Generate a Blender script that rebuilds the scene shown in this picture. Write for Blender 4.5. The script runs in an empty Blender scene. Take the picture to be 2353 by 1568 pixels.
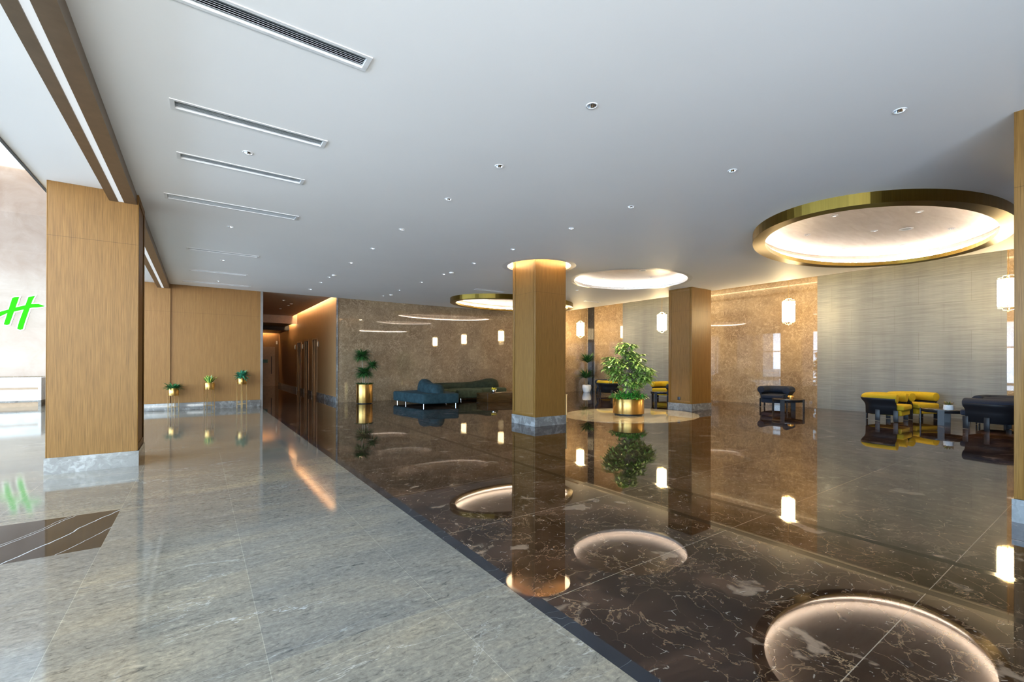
import bpy, bmesh, math, random
from mathutils import Vector, Matrix
random.seed(7)
PI = math.pi
scene = bpy.context.scene
COL = scene.collection

# ------------------------------------------------------------------ camera
cam_d = bpy.data.cameras.new('camera')
cam_d.sensor_width = 36.0
cam_d.lens = 1024.13 / 2353 * 36.0
cam_d.shift_x = 0.0
cam_d.shift_y = (832.28 - 784.0) / 2353
cam_d.clip_start = 0.05
cam_d.clip_end = 200
cam = bpy.data.objects.new('camera', cam_d)
COL.objects.link(cam)
cam.matrix_world = Matrix(((0.8180060, -0.0035754, -0.5751986, 0),
                           (-0.5752025, -0.0000917, -0.8180110, 0),
                           (0.0028720, 0.9999936, -0.0021316, 1.45),
                           (0, 0, 0, 1)))
scene.camera = cam

# ------------------------------------------------------------------ view, world, daylight
scene.view_settings.view_transform = 'Standard'
scene.view_settings.look = 'None'
scene.view_settings.gamma = 1.0
scene.view_settings.use_curve_mapping = False
scene.view_settings.exposure = 0.6
scene.cycles.max_bounces = 8
scene.cycles.diffuse_bounces = 4
scene.cycles.glossy_bounces = 4
scene.cycles.transmission_bounces = 4
scene.cycles.sample_clamp_indirect = 6.0
scene.cycles.caustics_reflective = True
scene.cycles.caustics_refractive = False
scene.cycles.blur_glossy = 1.0

SKY = 10.0
world = bpy.data.worlds.new('world')
scene.world = world
world.use_nodes = True
wn = world.node_tree
wn.nodes.clear()
w_out = wn.nodes.new('ShaderNodeOutputWorld')
w_bg = wn.nodes.new('ShaderNodeBackground')
w_tc = wn.nodes.new('ShaderNodeTexCoord')
w_sep = wn.nodes.new('ShaderNodeSeparateXYZ')
w_rmp = wn.nodes.new('ShaderNodeValToRGB')
w_map = wn.nodes.new('ShaderNodeMapRange')
w_map.inputs['From Min'].default_value = -0.3
w_map.inputs['From Max'].default_value = 0.5
wn.links.new(w_tc.outputs['Generated'], w_sep.inputs[0])
wn.links.new(w_sep.outputs['Z'], w_map.inputs['Value'])
wn.links.new(w_map.outputs[0], w_rmp.inputs[0])
el = w_rmp.color_ramp.elements
el[0].position, el[0].color = 0.0, (1.25, 1.28, 1.32, 1)
el[1].position, el[1].color = 1.0, (0.52, 0.77, 1.0, 1)
e = el.new(0.40); e.color = (1.25, 1.30, 1.36, 1)
e = el.new(0.45); e.color = (0.80, 0.93, 1.0, 1)
w_bg.inputs['Strength'].default_value = SKY
# the side away from the sun is the bluer half of the sky
w_az = wn.nodes.new('ShaderNodeMapRange')
w_az.inputs['From Min'].default_value = -0.2
w_az.inputs['From Max'].default_value = -0.85
wn.links.new(w_sep.outputs['X'], w_az.inputs['Value'])
w_t = wn.nodes.new('ShaderNodeMixRGB')
w_t.inputs[1].default_value = (1.05, 1.0, 0.93, 1)
w_t.inputs[2].default_value = (0.72, 0.90, 1.10, 1)
wn.links.new(w_az.outputs[0], w_t.inputs[0])
w_m = wn.nodes.new('ShaderNodeMixRGB')
w_m.blend_type = 'MULTIPLY'
w_m.inputs[0].default_value = 1.0
wn.links.new(w_rmp.outputs[0], w_m.inputs[1])
wn.links.new(w_t.outputs[0], w_m.inputs[2])
wn.links.new(w_m.outputs[0], w_bg.inputs['Color'])
wn.links.new(w_bg.outputs[0], w_out.inputs[0])


def portal(name, cx, cy, cz, sx, sz, direction):
    l = bpy.data.lights.new(name, 'AREA')
    l.shape = 'RECTANGLE'
    l.size, l.size_y = sx, sz
    l.cycles.is_portal = True
    o = bpy.data.objects.new(name, l)
    COL.objects.link(o)
    o.location = (cx, cy, cz)
    o.rotation_euler = Vector(direction).to_track_quat('-Z', 'Y').to_euler()
    return o


portal('atrium_side_daylight', -14.9, 8.5, 4.0, 26.0, 7.4, (1, 0, 0))
portal('atrium_front_daylight', -8.3, -4.9, 4.0, 12.8, 7.4, (0, 1, 0))
portal('added_entrance_daylight', 0.2, -4.93, 1.75, 3.2, 3.1, (0, 1, 0))  # unseen opening, added to bring daylight onto the near ceiling

# ------------------------------------------------------------------ helpers


class MB:
    def __init__(s):
        s.v, s.f, s.sm, s.mi = [], [], [], []

    def add(s, verts, faces, smooth=False, mi=0):
        n = len(s.v)
        s.v += [tuple(p) for p in verts]
        for f in faces:
            s.f.append([i + n for i in f]); s.sm.append(smooth); s.mi.append(mi)

    def box(s, x0, x1, y0, y1, z0, z1, mi=0):
        v = [(x0, y0, z0), (x1, y0, z0), (x1, y1, z0), (x0, y1, z0), (x0, y0, z1), (x1, y0, z1), (x1, y1, z1), (x0, y1, z1)]
        s.add(v, [(3, 2, 1, 0), (4, 5, 6, 7), (0, 1, 5, 4), (1, 2, 6, 5), (2, 3, 7, 6), (3, 0, 4, 7)], False, mi)
        return s

    def obox(s, c, ax, ay, az, hx, hy, hz):
        """oriented box: centre, axes, half sizes"""
        c, ax, ay, az = Vector(c), Vector(ax), Vector(ay), Vector(az)
        v = [c + ax * a * hx + ay * b * hy + az * d * hz for d in (-1, 1) for b in (-1, 1) for a in (-1, 1)]
        s.add(v, [(0, 2, 3, 1), (4, 5, 7, 6), (0, 1, 5, 4), (1, 3, 7, 5), (3, 2, 6, 7), (2, 0, 4, 6)])
        return s

    def prism(s, poly, z0, z1, smooth=False, mi=0):
        n = len(poly)
        v = [(x, y, z0) for x, y in poly] + [(x, y, z1) for x, y in poly]
        s.add(v, [tuple(range(n - 1, -1, -1)), tuple(range(n, 2 * n))], False, mi)
        s.add(v, [(i, (i + 1) % n, n + (i + 1) % n, n + i) for i in range(n)], smooth, mi)
        return s

    def lathe(s, prof, n=32, c=(0, 0, 0), smooth=True, sx=1.0, sy=1.0, mi=0):
        v = []
        for r, z in prof:
            for k in range(n):
                a = 2 * PI * k / n
                v.append((c[0] + r * sx * math.cos(a), c[1] + r * sy * math.sin(a), c[2] + z))
        f = []
        for j in range(len(prof) - 1):
            for k in range(n):
                f.append((j * n + k, j * n + (k + 1) % n, (j + 1) * n + (k + 1) % n, (j + 1) * n + k))
        s.add(v, f, smooth, mi)
        return s

    def cyl(s, c, r, z0, z1, n=24, r2=None, mi=0):
        r2 = r if r2 is None else r2
        s.lathe([(r, z0), (r2, z1)], n, c, True, mi=mi)
        top = [(c[0] + r2 * math.cos(2 * PI * k / n), c[1] + r2 * math.sin(2 * PI * k / n), c[2] + z1) for k in range(n)]
        bot = [(c[0] + r * math.cos(2 * PI * k / n), c[1] + r * math.sin(2 * PI * k / n), c[2] + z0) for k in range(n)]
        s.add(top, [tuple(range(n))], False, mi)
        s.add(bot, [tuple(range(n - 1, -1, -1))], False, mi)
        return s

    def tube(s, pts, r, n=10, cap=True, closed=False):
        pts = [Vector(p) for p in pts]
        m = len(pts)
        rr = r if isinstance(r, (list, tuple)) else [r] * m
        v = []
        up0 = None
        for i in range(m):
            if closed:
                t = (pts[(i + 1) % m] - pts[i - 1])
            else:
                t = pts[min(i + 1, m - 1)] - pts[max(i - 1, 0)]
            t.normalize()
            if up0 is None:
                up0 = Vector((0, 0, 1)) if abs(t.z) < 0.9 else Vector((1, 0, 0))
            a = up0 - t * up0.dot(t)
            if a.length < 1e-5:
                a = t.orthogonal()
            a.normalize(); up0 = a
            b = t.cross(a)
            for k in range(n):
                an = 2 * PI * k / n
                v.append(pts[i] + (a * math.cos(an) + b * math.sin(an)) * rr[i])
        f = []
        for i in range(m if closed else m - 1):
            j = (i + 1) % m
            for k in range(n):
                f.append((i * n + k, i * n + (k + 1) % n, j * n + (k + 1) % n, j * n + k))
        s.add(v, f, True)
        if cap and not closed:
            s.add(v[:n], [tuple(range(n - 1, -1, -1))])
            s.add(v[-n:], [tuple(range(n))])
        return s

    def sweep(s, path, prof, closed_prof=True, cap=True, smooth=True):
        """plan path (x,y) with a profile of (outward offset, z)"""
        m, n = len(path), len(prof)
        v = []
        for i in range(m):
            a, b = path[max(i - 1, 0)], path[min(i + 1, m - 1)]
            t = Vector((b[0] - a[0], b[1] - a[1])); t.normalize()
            nx, ny = -t.y, t.x
            for o, z in prof:
                v.append((path[i][0] + nx * o, path[i][1] + ny * o, z))
        f = []
        q = n if closed_prof else n - 1
        for i in range(m - 1):
            for k in range(q):
                f.append((i * n + k, i * n + (k + 1) % n, (i + 1) * n + (k + 1) % n, (i + 1) * n + k))
        s.add(v, f, smooth)
        if cap and closed_prof:
            s.add(v[:n], [tuple(range(n))])
            s.add(v[-n:], [tuple(range(n - 1, -1, -1))])
        return s

    def loft(s, secs):
        """list of rings (same count), capped"""
        n = len(secs[0])
        v = [p for r in secs for p in r]
        f = [(i * n + k, i * n + (k + 1) % n, (i + 1) * n + (k + 1) % n, (i + 1) * n + k)
             for i in range(len(secs) - 1) for k in range(n)]
        s.add(v, f, True)
        s.add(secs[0], [tuple(range(n - 1, -1, -1))], True)
        s.add(secs[-1], [tuple(range(n))], True)
        return s

    def leaf(s, base, d, L, W, droop=0.5, seg=5, peak=0.45, mi=0, fold=0.25, edge=None):
        """a leaf blade that leaves base along d and bends down"""
        p = Vector(base); d = Vector(d).normalized()
        side = d.cross(Vector((0, 0, 1)))
        if side.length < 1e-3:
            side = Vector((random.uniform(-1, 1), random.uniform(-1, 1), 0))
        side.normalize()
        v = []
        st = L / seg
        for i in range(seg + 1):
            t = i / seg
            w = W * 0.5 * (math.sin(PI * min(t / (2 * peak), 0.5)) if t < peak else math.cos(0.5 * PI * (t - peak) / (1 - peak)))
            w = max(w, W * 0.02)
            nrm = side.cross(d)
            v += [p - side * w + nrm * w * fold, p.copy(), p + side * w + nrm * w * fold]
            p = p + d * st
            d = (d + Vector((0, 0, -1)) * droop / seg).normalized()
        f = []
        for i in range(seg):
            a = 3 * i
            f += [(a, a + 1, a + 4, a + 3), (a + 1, a + 2, a + 5, a + 4)]
        if edge is None:
            s.add(v, f, True, mi)
        else:
            # blade with a pale rim strip along either side
            inn = []
            for i in range(seg + 1):
                a, c, b = v[3 * i:3 * i + 3]
                inn += [c + (a - c) * 0.66, c, c + (b - c) * 0.66]
            s.add(inn, f, True, mi)
            for off in (0, 2):
                w2 = []
                for i in range(seg + 1):
                    w2 += [v[3 * i + off], inn[3 * i + off]]
                s.add(w2, [(2 * i, 2 * i + 1, 2 * i + 3, 2 * i + 2) for i in range(seg)], True, edge)
        return s

    def build(s, name, mats, parent=None, loc=None, bevel=None, seg=2, sub=0, wn=False):
        me = bpy.data.meshes.new(name)
        me.from_pydata(s.v, [], s.f)
        if not isinstance(mats, (list, tuple)):
            mats = [mats]
        for m in mats:
            me.materials.append(m)
        me.polygons.foreach_set('use_smooth', s.sm)
        me.polygons.foreach_set('material_index', s.mi)
        me.update()
        o = bpy.data.objects.new(name, me)
        COL.objects.link(o)
        if parent is not None:
            o.parent = parent
        if loc is not None:
            o.location = loc
        if bevel or sub:
            bm = bmesh.new(); bm.from_mesh(me)
            bmesh.ops.remove_doubles(bm, verts=bm.verts, dist=1e-5)
            bmesh.ops.recalc_face_normals(bm, faces=bm.faces)
            bm.to_mesh(me); bm.free()
        if bevel:
            md = o.modifiers.new('bevel', 'BEVEL')
            md.width = bevel; md.segments = seg; md.limit_method = 'ANGLE'; md.angle_limit = math.radians(40)
            for p in me.polygons:
                p.use_smooth = True
        if sub:
            md = o.modifiers.new('sub', 'SUBSURF')
            md.levels = md.render_levels = sub
        return o


def tag(o, label, cat, group=None):
    o['label'] = label; o['category'] = cat
    if group:
        o['group'] = group
    return o


def thing(name, label, cat, loc=(0, 0, 0), rz=0.0, group=None):
    o = bpy.data.objects.new(name, None)
    COL.objects.link(o)
    o.empty_display_size = 0.1
    o.location = loc; o.rotation_euler = (0, 0, rz)
    return tag(o, label, cat, group)


def struct(o):
    o['kind'] = 'structure'
    return o


def copy_tree(o, parent=None):
    c = o.copy(); COL.objects.link(c)
    if parent is not None:
        c.parent = parent
    for ch in list(o.children):
        copy_tree(ch, c)
    return c


def dup(o, loc, rz, label, group=None):
    c = copy_tree(o)
    c.location = loc; c.rotation_euler = (0, 0, rz)
    c['label'] = label
    if group:
        c['group'] = group
    return c


def ellipse(cx, cy, a, b, n=96):
    return [(cx + a * math.cos(2 * PI * k / n), cy + b * math.sin(2 * PI * k / n)) for k in range(n)]


# ------------------------------------------------------------------ materials


class NT:
    def __init__(s, name):
        s.m = bpy.data.materials.new(name)
        s.m.use_nodes = True
        s.t = s.m.node_tree
        s.bsdf = s.t.nodes['Principled BSDF']

    def n(s, typ, **kw):
        nd = s.t.nodes.new('ShaderNode' + typ)
        for k, v in kw.items():
            setattr(nd, k, v)
        return nd

    def l(s, a, b):
        s.t.links.new(a, b)

    def pos(s, scale=(1, 1, 1), rot=(0, 0, 0), obj=False, loc=(0, 0, 0)):
        mp = s.n('Mapping')
        mp.inputs['Scale'].default_value = scale
        mp.inputs['Rotation'].default_value = rot
        mp.inputs['Location'].default_value = loc
        if obj:
            s.l(s.n('TexCoord').outputs['Object'], mp.inputs[0])
        else:
            s.l(s.n('NewGeometry').outputs['Position'], mp.inputs[0])
        return mp.outputs[0]

    def noise(s, vec, scale=1.0, detail=4.0, rough=0.55, dist=0.0, color=False):
        nd = s.n('TexNoise')
        nd.inputs['Scale'].default_value = scale
        nd.inputs['Detail'].default_value = detail
        nd.inputs['Roughness'].default_value = rough
        nd.inputs['Distortion'].default_value = dist
        s.l(vec, nd.inputs['Vector'])
        return nd.outputs['Color' if color else 'Fac']

    def ramp(s, fac, stops, interp='LINEAR'):
        r = s.n('ValToRGB')
        cr = r.color_ramp
        cr.interpolation = interp
        for i, (p, c) in enumerate(stops):
            c = c if len(c) == 4 else (*c, 1)
            if i < 2:
                cr.elements[i].position = p; cr.elements[i].color = c
            else:
                e_ = cr.elements.new(p); e_.color = c
        s.l(fac, r.inputs[0])
        return r.outputs[0]

    def math(s, op, a, b=None, clamp=False):
        nd = s.n('Math', operation=op)
        nd.use_clamp = clamp
        for i, x in enumerate((a, b)):
            if x is None:
                continue
            if isinstance(x, (int, float)):
                nd.inputs[i].default_value = x
            else:
                s.l(x, nd.inputs[i])
        return nd.outputs[0]

    def mix(s, fac, a, b, mode='MIX'):
        nd = s.n('MixRGB', blend_type=mode)
        for i, x in enumerate((fac, a, b)):
            if isinstance(x, (int, float)):
                nd.inputs[i].default_value = x
            elif isinstance(x, tuple):
                nd.inputs[i].default_value = x if len(x) == 4 else (*x, 1)
            else:
                s.l(x, nd.inputs[i])
        return nd.outputs[0]

    def ridge(s, vec, scale, width, detail=4, dist=0.0, rough=0.55):
        """thin line mask where a noise crosses its middle"""
        f = s.noise(vec, scale, detail, rough, dist)
        d = s.math('ABSOLUTE', s.math('SUBTRACT', f, 0.5))
        return s.math('SUBTRACT', 1.0, s.math('DIVIDE', d, width, True), True)

    def set(s, color=None, rough=None, metal=None, spec=None, ior=None, **kw):
        b = s.bsdf
        for k, v in (('Base Color', color), ('Roughness', rough), ('Metallic', metal), ('Specular IOR Level', spec), ('IOR', ior)):
            if v is None:
                continue
            if isinstance(v, (int, float)):
                b.inputs[k].default_value = v
            elif isinstance(v, tuple):
                b.inputs[k].default_value = v if len(v) == 4 else (*v, 1)
            else:
                s.l(v, b.inputs[k])
        for k, v in kw.items():
            b.inputs[k.replace('_', ' ')].default_value = v
        return s

    def bump(s, h, strength=0.2, dist=0.01):
        bn = s.n('Bump')
        bn.inputs['Strength'].default_value = strength
        bn.inputs['Distance'].default_value = dist
        s.l(h, bn.inputs['Height'])
        s.l(bn.outputs[0], s.bsdf.inputs['Normal'])
        return s


def simple(name, color, rough=0.5, metal=0.0, spec=0.5, **kw):
    """plain finish with a faint procedural mottling"""
    t = NT(name)
    f = t.noise(t.pos(obj=True), 9.0, 3)
    d = tuple(c * 0.9 for c in color)
    u = tuple(min(1, c * 1.08) for c in color)
    t.set(t.ramp(f, [(0.3, d), (0.7, u)]), rough, metal, spec, **kw)
    return t.m


def emit(name, color, strength):
    t = NT(name)
    t.set(tuple(c * 0.3 for c in color), 0.5)
    t.bsdf.inputs['Emission Color'].default_value = (*color, 1)
    t.bsdf.inputs['Emission Strength'].default_value = strength
    return t.m


M = {}
# light grey-beige marble of the walkway: long wavy streaks, slab joints 0.9 x 1.2
t = NT('light_marble')
p = t.pos()
wob = t.noise(t.pos((0.5, 0.5, 1)), 1.0, 3)
ps = t.pos((0.45, 1.5, 1), (0, 0, 0.18))
big = t.noise(ps, 1.0, 5, 0.6, 1.2)
pf = t.pos((9.0, 27.0, 1), (0, 0, 0.16))
fine = t.noise(pf, 1.0, 7, 0.68, 1.6)
base = t.ramp(big, [(0.25, (0.135, 0.128, 0.112)), (0.5, (0.178, 0.160, 0.130)), (0.75, (0.235, 0.196, 0.140))])
streak = t.ramp(fine, [(0.30, (0.35, 0.37, 0.40)), (0.44, (0.90, 0.90, 0.90)), (0.58, (1.06, 1.05, 1.04)), (0.72, (1.6, 1.57, 1.5))])
c = t.mix(1.0, base, streak, 'MULTIPLY')
gr = t.noise(p, 34.0, 5, 0.7, 0.6)
c = t.mix(1.0, c, t.ramp(gr, [(0.3, (0.72, 0.72, 0.73)), (0.55, (1.0, 1.0, 1.0)), (0.75, (1.3, 1.28, 1.24))]), 'MULTIPLY')
vein = t.math('MULTIPLY', t.ridge(t.pos((0.5, 1.6, 1), (0, 0, 0.35)), 1.0, 0.004, 6, 0.5, 0.6), t.ramp(wob, [(0.48, (0, 0, 0)), (0.6, (1, 1, 1))]))
c = t.mix(t.math('MULTIPLY', vein, 0.55), c, (0.55, 0.54, 0.52))
br = t.n('TexBrick'); br.offset = 0.0
t.l(t.pos((1, 1, 1), loc=(-0.28 + 0.45 * 0, -3.62, 0)), br.inputs['Vector'])
br.inputs['Scale'].default_value = 1.0
br.inputs['Brick Width'].default_value = 0.9
br.inputs['Row Height'].default_value = 1.2
br.inputs['Mortar Size'].default_value = 0.0016
br.inputs['Mortar Smooth'].default_value = 0.0
br.inputs['Color1'].default_value = (0.90, 0.92, 0.95, 1)
br.inputs['Color2'].default_value = (1.12, 1.08, 1.0, 1)
br.inputs['Mortar'].default_value = (1.5, 1.5, 1.45, 1)
c = t.mix(1.0, c, br.outputs['Color'], 'MULTIPLY')
t.set(c, 0.055, 0, 0.45)
t.bump(fine, 0.04, 0.002)
M['floor_light'] = t.m

# dark brown marble
t = NT('dark_marble')
p = t.pos()
warp = t.noise(p, 1.3, 4, color=True)
wv = t.mix(0.30, p, warp, 'ADD')
patch = t.noise(wv, 1.6, 6, 0.62, 0.6)
base = t.ramp(patch, [(0.28, (0.007, 0.004, 0.003)), (0.46, (0.022, 0.0115, 0.007)), (0.60, (0.054, 0.028, 0.0165)), (0.78, (0.12, 0.065, 0.038))])


def cracks(vec, scale, width, mask_scale, lo, hi):
    vo = t.n('TexVoronoi', feature='DISTANCE_TO_EDGE')
    vo.inputs['Scale'].default_value = scale
    t.l(vec, vo.inputs['Vector'])
    ln = t.math('SUBTRACT', 1.0, t.math('DIVIDE', vo.outputs['Distance'], width, True), True)
    return t.math('MULTIPLY', ln, t.ramp(t.noise(p, mask_scale, 3), [(lo, (0, 0, 0)), (hi, (1, 1, 1))]))


warp2 = t.noise(p, 3.6, 6, 0.6, color=True)
wv2 = t.mix(0.34, p, warp2, 'ADD')
v1 = cracks(wv2, 3.4, 0.013, 2.8, 0.40, 0.66)
v2 = cracks(t.pos(rot=(0, 0, 0.5)), 5.2, 0.008, 9.0, 0.58, 0.64)
v3 = t.ridge(wv, 2.2, 0.010, 5, 0.9, 0.6)
v4 = cracks(t.pos(rot=(0, 0, 0.9), loc=(3, 1, 0)), 13.0, 0.045, 14.0, 0.61, 0.66)
c = t.mix(t.math('MULTIPLY', v3, 0.5), base, (0.22, 0.135, 0.075))
c = t.mix(t.math('MULTIPLY', v1, 0.65), c, (0.33, 0.215, 0.12))
c = t.mix(t.math('MULTIPLY', v2, 0.6), c, (0.52, 0.45, 0.37))
c = t.mix(t.math('MULTIPLY', v4, 0.55), c, (0.46, 0.38, 0.30))
blob = t.ramp(t.noise(wv, 3.1, 4, 0.5, 0.4), [(0.635, (0, 0, 0)), (0.68, (1, 1, 1))])
c = t.mix(t.math('MULTIPLY', blob, 0.6), c, (0.27, 0.19, 0.13))
br = t.n('TexBrick'); br.offset = 0.0
t.l(t.pos((1, 1, 1), loc=(0, -0.8, 0)), br.inputs['Vector'])
br.inputs['Scale'].default_value = 1.0
br.inputs['Brick Width'].default_value = 40.0
br.inputs['Row Height'].default_value = 1.3
br.inputs['Mortar Size'].default_value = 0.0022
br.inputs['Mortar Smooth'].default_value = 0.0
br.inputs['Color1'].default_value = (1, 1, 1, 1)
br.inputs['Color2'].default_value = (0.8, 0.8, 0.8, 1)
br.inputs['Mortar'].default_value = (1, 1, 1, 1)
c = t.mix(t.math('MULTIPLY', br.outputs['Fac'], 0.6), t.mix(1.0, c, br.outputs['Color'], 'MULTIPLY'), (0.34, 0.27, 0.20))
t.set(c, 0.025, 0, 0.38)
M['floor_dark'] = t.m

# black marble with white scratches
t = NT('black_marble')
p = t.pos()
c = t.ramp(t.noise(p, 3, 5), [(0.3, (0.008, 0.009, 0.012)), (0.75, (0.022, 0.024, 0.03))])
v = t.ridge(t.pos((0.8, 2.1, 1), (0, 0, 0.4)), 1.5, 0.0035, 3, 0.3)
c = t.mix(t.math('MULTIPLY', v, 0.15), c, (0.55, 0.56, 0.56))
t.set(c, 0.04, 0, 0.6)
M['black_marble'] = t.m
t = NT('dark_band_marble')
p = t.pos()
c = t.ramp(t.noise(p, 3, 5), [(0.3, (0.016, 0.0135, 0.011)), (0.75, (0.028, 0.024, 0.02))])
sp = t.n('SeparateXYZ'); t.l(p, sp.inputs[0])
q = t.math('ADD', t.math('SUBTRACT', sp.outputs['Y'], t.math('MULTIPLY', sp.outputs['X'], 2.0)), t.math('MULTIPLY', t.noise(p, 1.6, 5), 0.35))
for k_, w_ in ((7.20, 0.016), (7.82, 0.010), (7.90, 0.008), (6.62, 0.008)):
    v = t.math('SUBTRACT', 1.0, t.math('DIVIDE', t.math('ABSOLUTE', t.math('SUBTRACT', q, k_)), w_, True), True)
    c = t.mix(t.math('MULTIPLY', v, 0.9), c, (0.62, 0.62, 0.62))
t.set(c, 0.05, 0, 0.4)
M['band_marble'] = t.m
t = NT('strip_marble')
p = t.pos()
c = t.ramp(t.noise(p, 5, 5), [(0.3, (0.005, 0.0045, 0.004)), (0.75, (0.008, 0.007, 0.006))])
t.set(c, 0.08, 0, 0.2)
M['strip_marble'] = t.m
# cream disc marble
t = NT('cream_marble')
p = t.pos((1, 2.6, 1), (0, 0, 0.5))
f = t.noise(p, 1.6, 6, 0.65, 1.2)
c = t.ramp(f, [(0.25, (0.16, 0.13, 0.07)), (0.5, (0.40, 0.32, 0.19)), (0.75, (0.55, 0.46, 0.31))])
t.set(c, 0.04, 0, 0.6)
M['cream_marble'] = t.m

# painted ceiling
t = NT('ceiling_paint')
f = t.noise(t.pos(), 0.5, 3)
t.set(t.ramp(f, [(0.3, (0.85, 0.85, 0.85)), (0.7, (0.88, 0.88, 0.88))]), 0.6, 0, 0.12)
M['ceiling'] = t.m
M['corridor_ceiling'] = simple('corridor_ceiling_paint', (0.50, 0.38, 0.28), 0.5)
M['dark_panel'] = simple('dark_ceiling_panel', (0.06, 0.055, 0.055), 0.4)


def wood(name, a, b, c3, vs=1.0, joint=None):
    t = NT(name)
    p = t.pos((165, 165, 3.0))
    f = t.noise(p, 1.0, 4, 0.6, 0.25)
    g = t.noise(t.pos((26, 26, 0.35)), 1.0, 3, 0.5, 0.4)
    col = t.ramp(f, [(0.28, a), (0.5, b), (0.75, c3)])
    col = t.mix(0.25, col, t.ramp(g, [(0.3, tuple(x * 0.72 for x in b)), (0.7, tuple(min(1, x * 1.22) for x in b))]))
    if joint:
        sp = t.n('SeparateXYZ'); t.l(t.pos(), sp.inputs[0])
        d = t.math('ABSOLUTE', t.math('SUBTRACT', sp.outputs['Z'], joint))
        ln = t.math('SUBTRACT', 1.0, t.math('DIVIDE', d, 0.004, True), True)
        col = t.mix(t.math('MULTIPLY', ln, 0.7), col, tuple(x * 0.35 for x in a))
    t.set(col, 0.45, 0, 0.22)
    t.bump(f, 0.08, 0.003)
    return t.m


M['wood'] = wood('oak_veneer', (0.080, 0.036, 0.0065), (0.158, 0.077, 0.017), (0.228, 0.122, 0.032), joint=3.08)
M['wood_wall'] = wood('oak_veneer_wall', (0.150, 0.069, 0.0175), (0.212, 0.104, 0.030), (0.265, 0.142, 0.046), joint=2.95)
M['wood_dark'] = wood('corridor_veneer', (0.16, 0.088, 0.035), (0.25, 0.14, 0.06), (0.34, 0.20, 0.095))
M['wood_edge'] = simple('wood_edge', (0.33, 0.20, 0.10), 0.4)

# brown polished wall stone with curly pale veins
t = NT('brown_wall_stone')
p = t.pos()
warp = t.noise(p, 2.6, 4, color=True)
wv = t.mix(0.35, p, warp, 'ADD')
base = t.ramp(t.noise(wv, 1.4, 5, 0.6), [(0.3, (0.14, 0.098, 0.058)), (0.7, (0.215, 0.156, 0.095))])
r1 = t.ridge(wv, 4.6, 0.030, 3, 0.9, 0.55)
r2 = t.ridge(wv, 9.0, 0.045, 3, 0.8, 0.55)
msk = t.ramp(t.noise(p, 2.2, 3), [(0.35, (0.1, 0.1, 0.1)), (0.65, (1, 1, 1))])
c = t.mix(t.math('MULTIPLY', t.math('MULTIPLY', r1, msk), 0.58), base, (0.44, 0.34, 0.23))
c = t.mix(t.math('MULTIPLY', r2, 0.40), c, (0.36, 0.27, 0.18))
# slab joints: u+v is used along the wall so the same stone serves both wall directions
sp = t.n('SeparateXYZ'); t.l(p, sp.inputs[0])
al = t.math('SUBTRACT', sp.outputs['X'], sp.outputs['Y'])
cb = t.n('CombineXYZ'); t.l(al, cb.inputs[0]); t.l(sp.outputs['Z'], cb.inputs[1])
br = t.n('TexBrick'); br.offset = 0.0
t.l(cb.outputs[0], br.inputs['Vector'])
br.inputs['Scale'].default_value = 1.0
br.inputs['Brick Width'].default_value = 0.9
br.inputs['Row Height'].default_value = 1.18
br.inputs['Mortar Size'].default_value = 0.0025
br.inputs['Color1'].default_value = (0.90, 0.88, 0.88, 1)
br.inputs['Color2'].default_value = (1.10, 1.10, 1.08, 1)
br.inputs['Mortar'].default_value = (0.8, 0.8, 0.8, 1)
c = t.mix(1.0, c, br.outputs['Color'], 'MULTIPLY')
t.set(c, 0.022, 0, 0.55)
M['stone'] = t.m

# silver-grey panel with fine horizontal ribs
t = NT('grey_wall_panel')
p = t.pos()
sp = t.n('SeparateXYZ'); t.l(p, sp.inputs[0])
rib = t.noise(t.pos((1.2, 1.2, 48)), 1.0, 5, 0.7, 0.4)
col = t.noise(t.pos((1, 1.5, 0.12)), 1.2, 3)
c = t.mix(1.0, t.ramp(rib, [(0.25, (0.095, 0.103, 0.104)), (0.5, (0.138, 0.147, 0.146)), (0.75, (0.188, 0.197, 0.195))]),
          t.ramp(col, [(0.3, (0.80, 0.80, 0.82)), (0.7, (1.12, 1.12, 1.08))]), 'MULTIPLY')
cb = t.n('CombineXYZ'); t.l(sp.outputs['Y'], cb.inputs[0]); t.l(sp.outputs['Z'], cb.inputs[1])
br = t.n('TexBrick'); br.offset = 0.5
t.l(cb.outputs[0], br.inputs['Vector'])
br.inputs['Scale'].default_value = 1.0
br.inputs['Brick Width'].default_value = 1.05
br.inputs['Row Height'].default_value = 0.78
br.inputs['Mortar Size'].default_value = 0.004
br.inputs['Color1'].default_value = (0.95, 0.95, 0.95, 1)
br.inputs['Color2'].default_value = (1.05, 1.05, 1.04, 1)
br.inputs['Mortar'].default_value = (0.80, 0.78, 0.76, 1)
c = t.mix(1.0, c, br.outputs['Color'], 'MULTIPLY')
t.set(c, 0.5, 0, 0.3)
t.bump(rib, 0.10, 0.004)
M['grey_panel'] = t.m

# grey skirting marble
t = NT('skirting_marble')
p = t.pos()
f = t.noise(t.mix(0.4, p, t.noise(p, 5, 3, color=True), 'ADD'), 4.0, 5, 0.6, 1.2)
c = t.ramp(f, [(0.3, (0.105, 0.100, 0.094)), (0.52, (0.150, 0.144, 0.137)), (0.66, (0.25, 0.245, 0.238)), (0.75, (0.15, 0.145, 0.14))])
t.set(c, 0.10, 0, 0.5)
M['skirting'] = t.m
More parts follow.
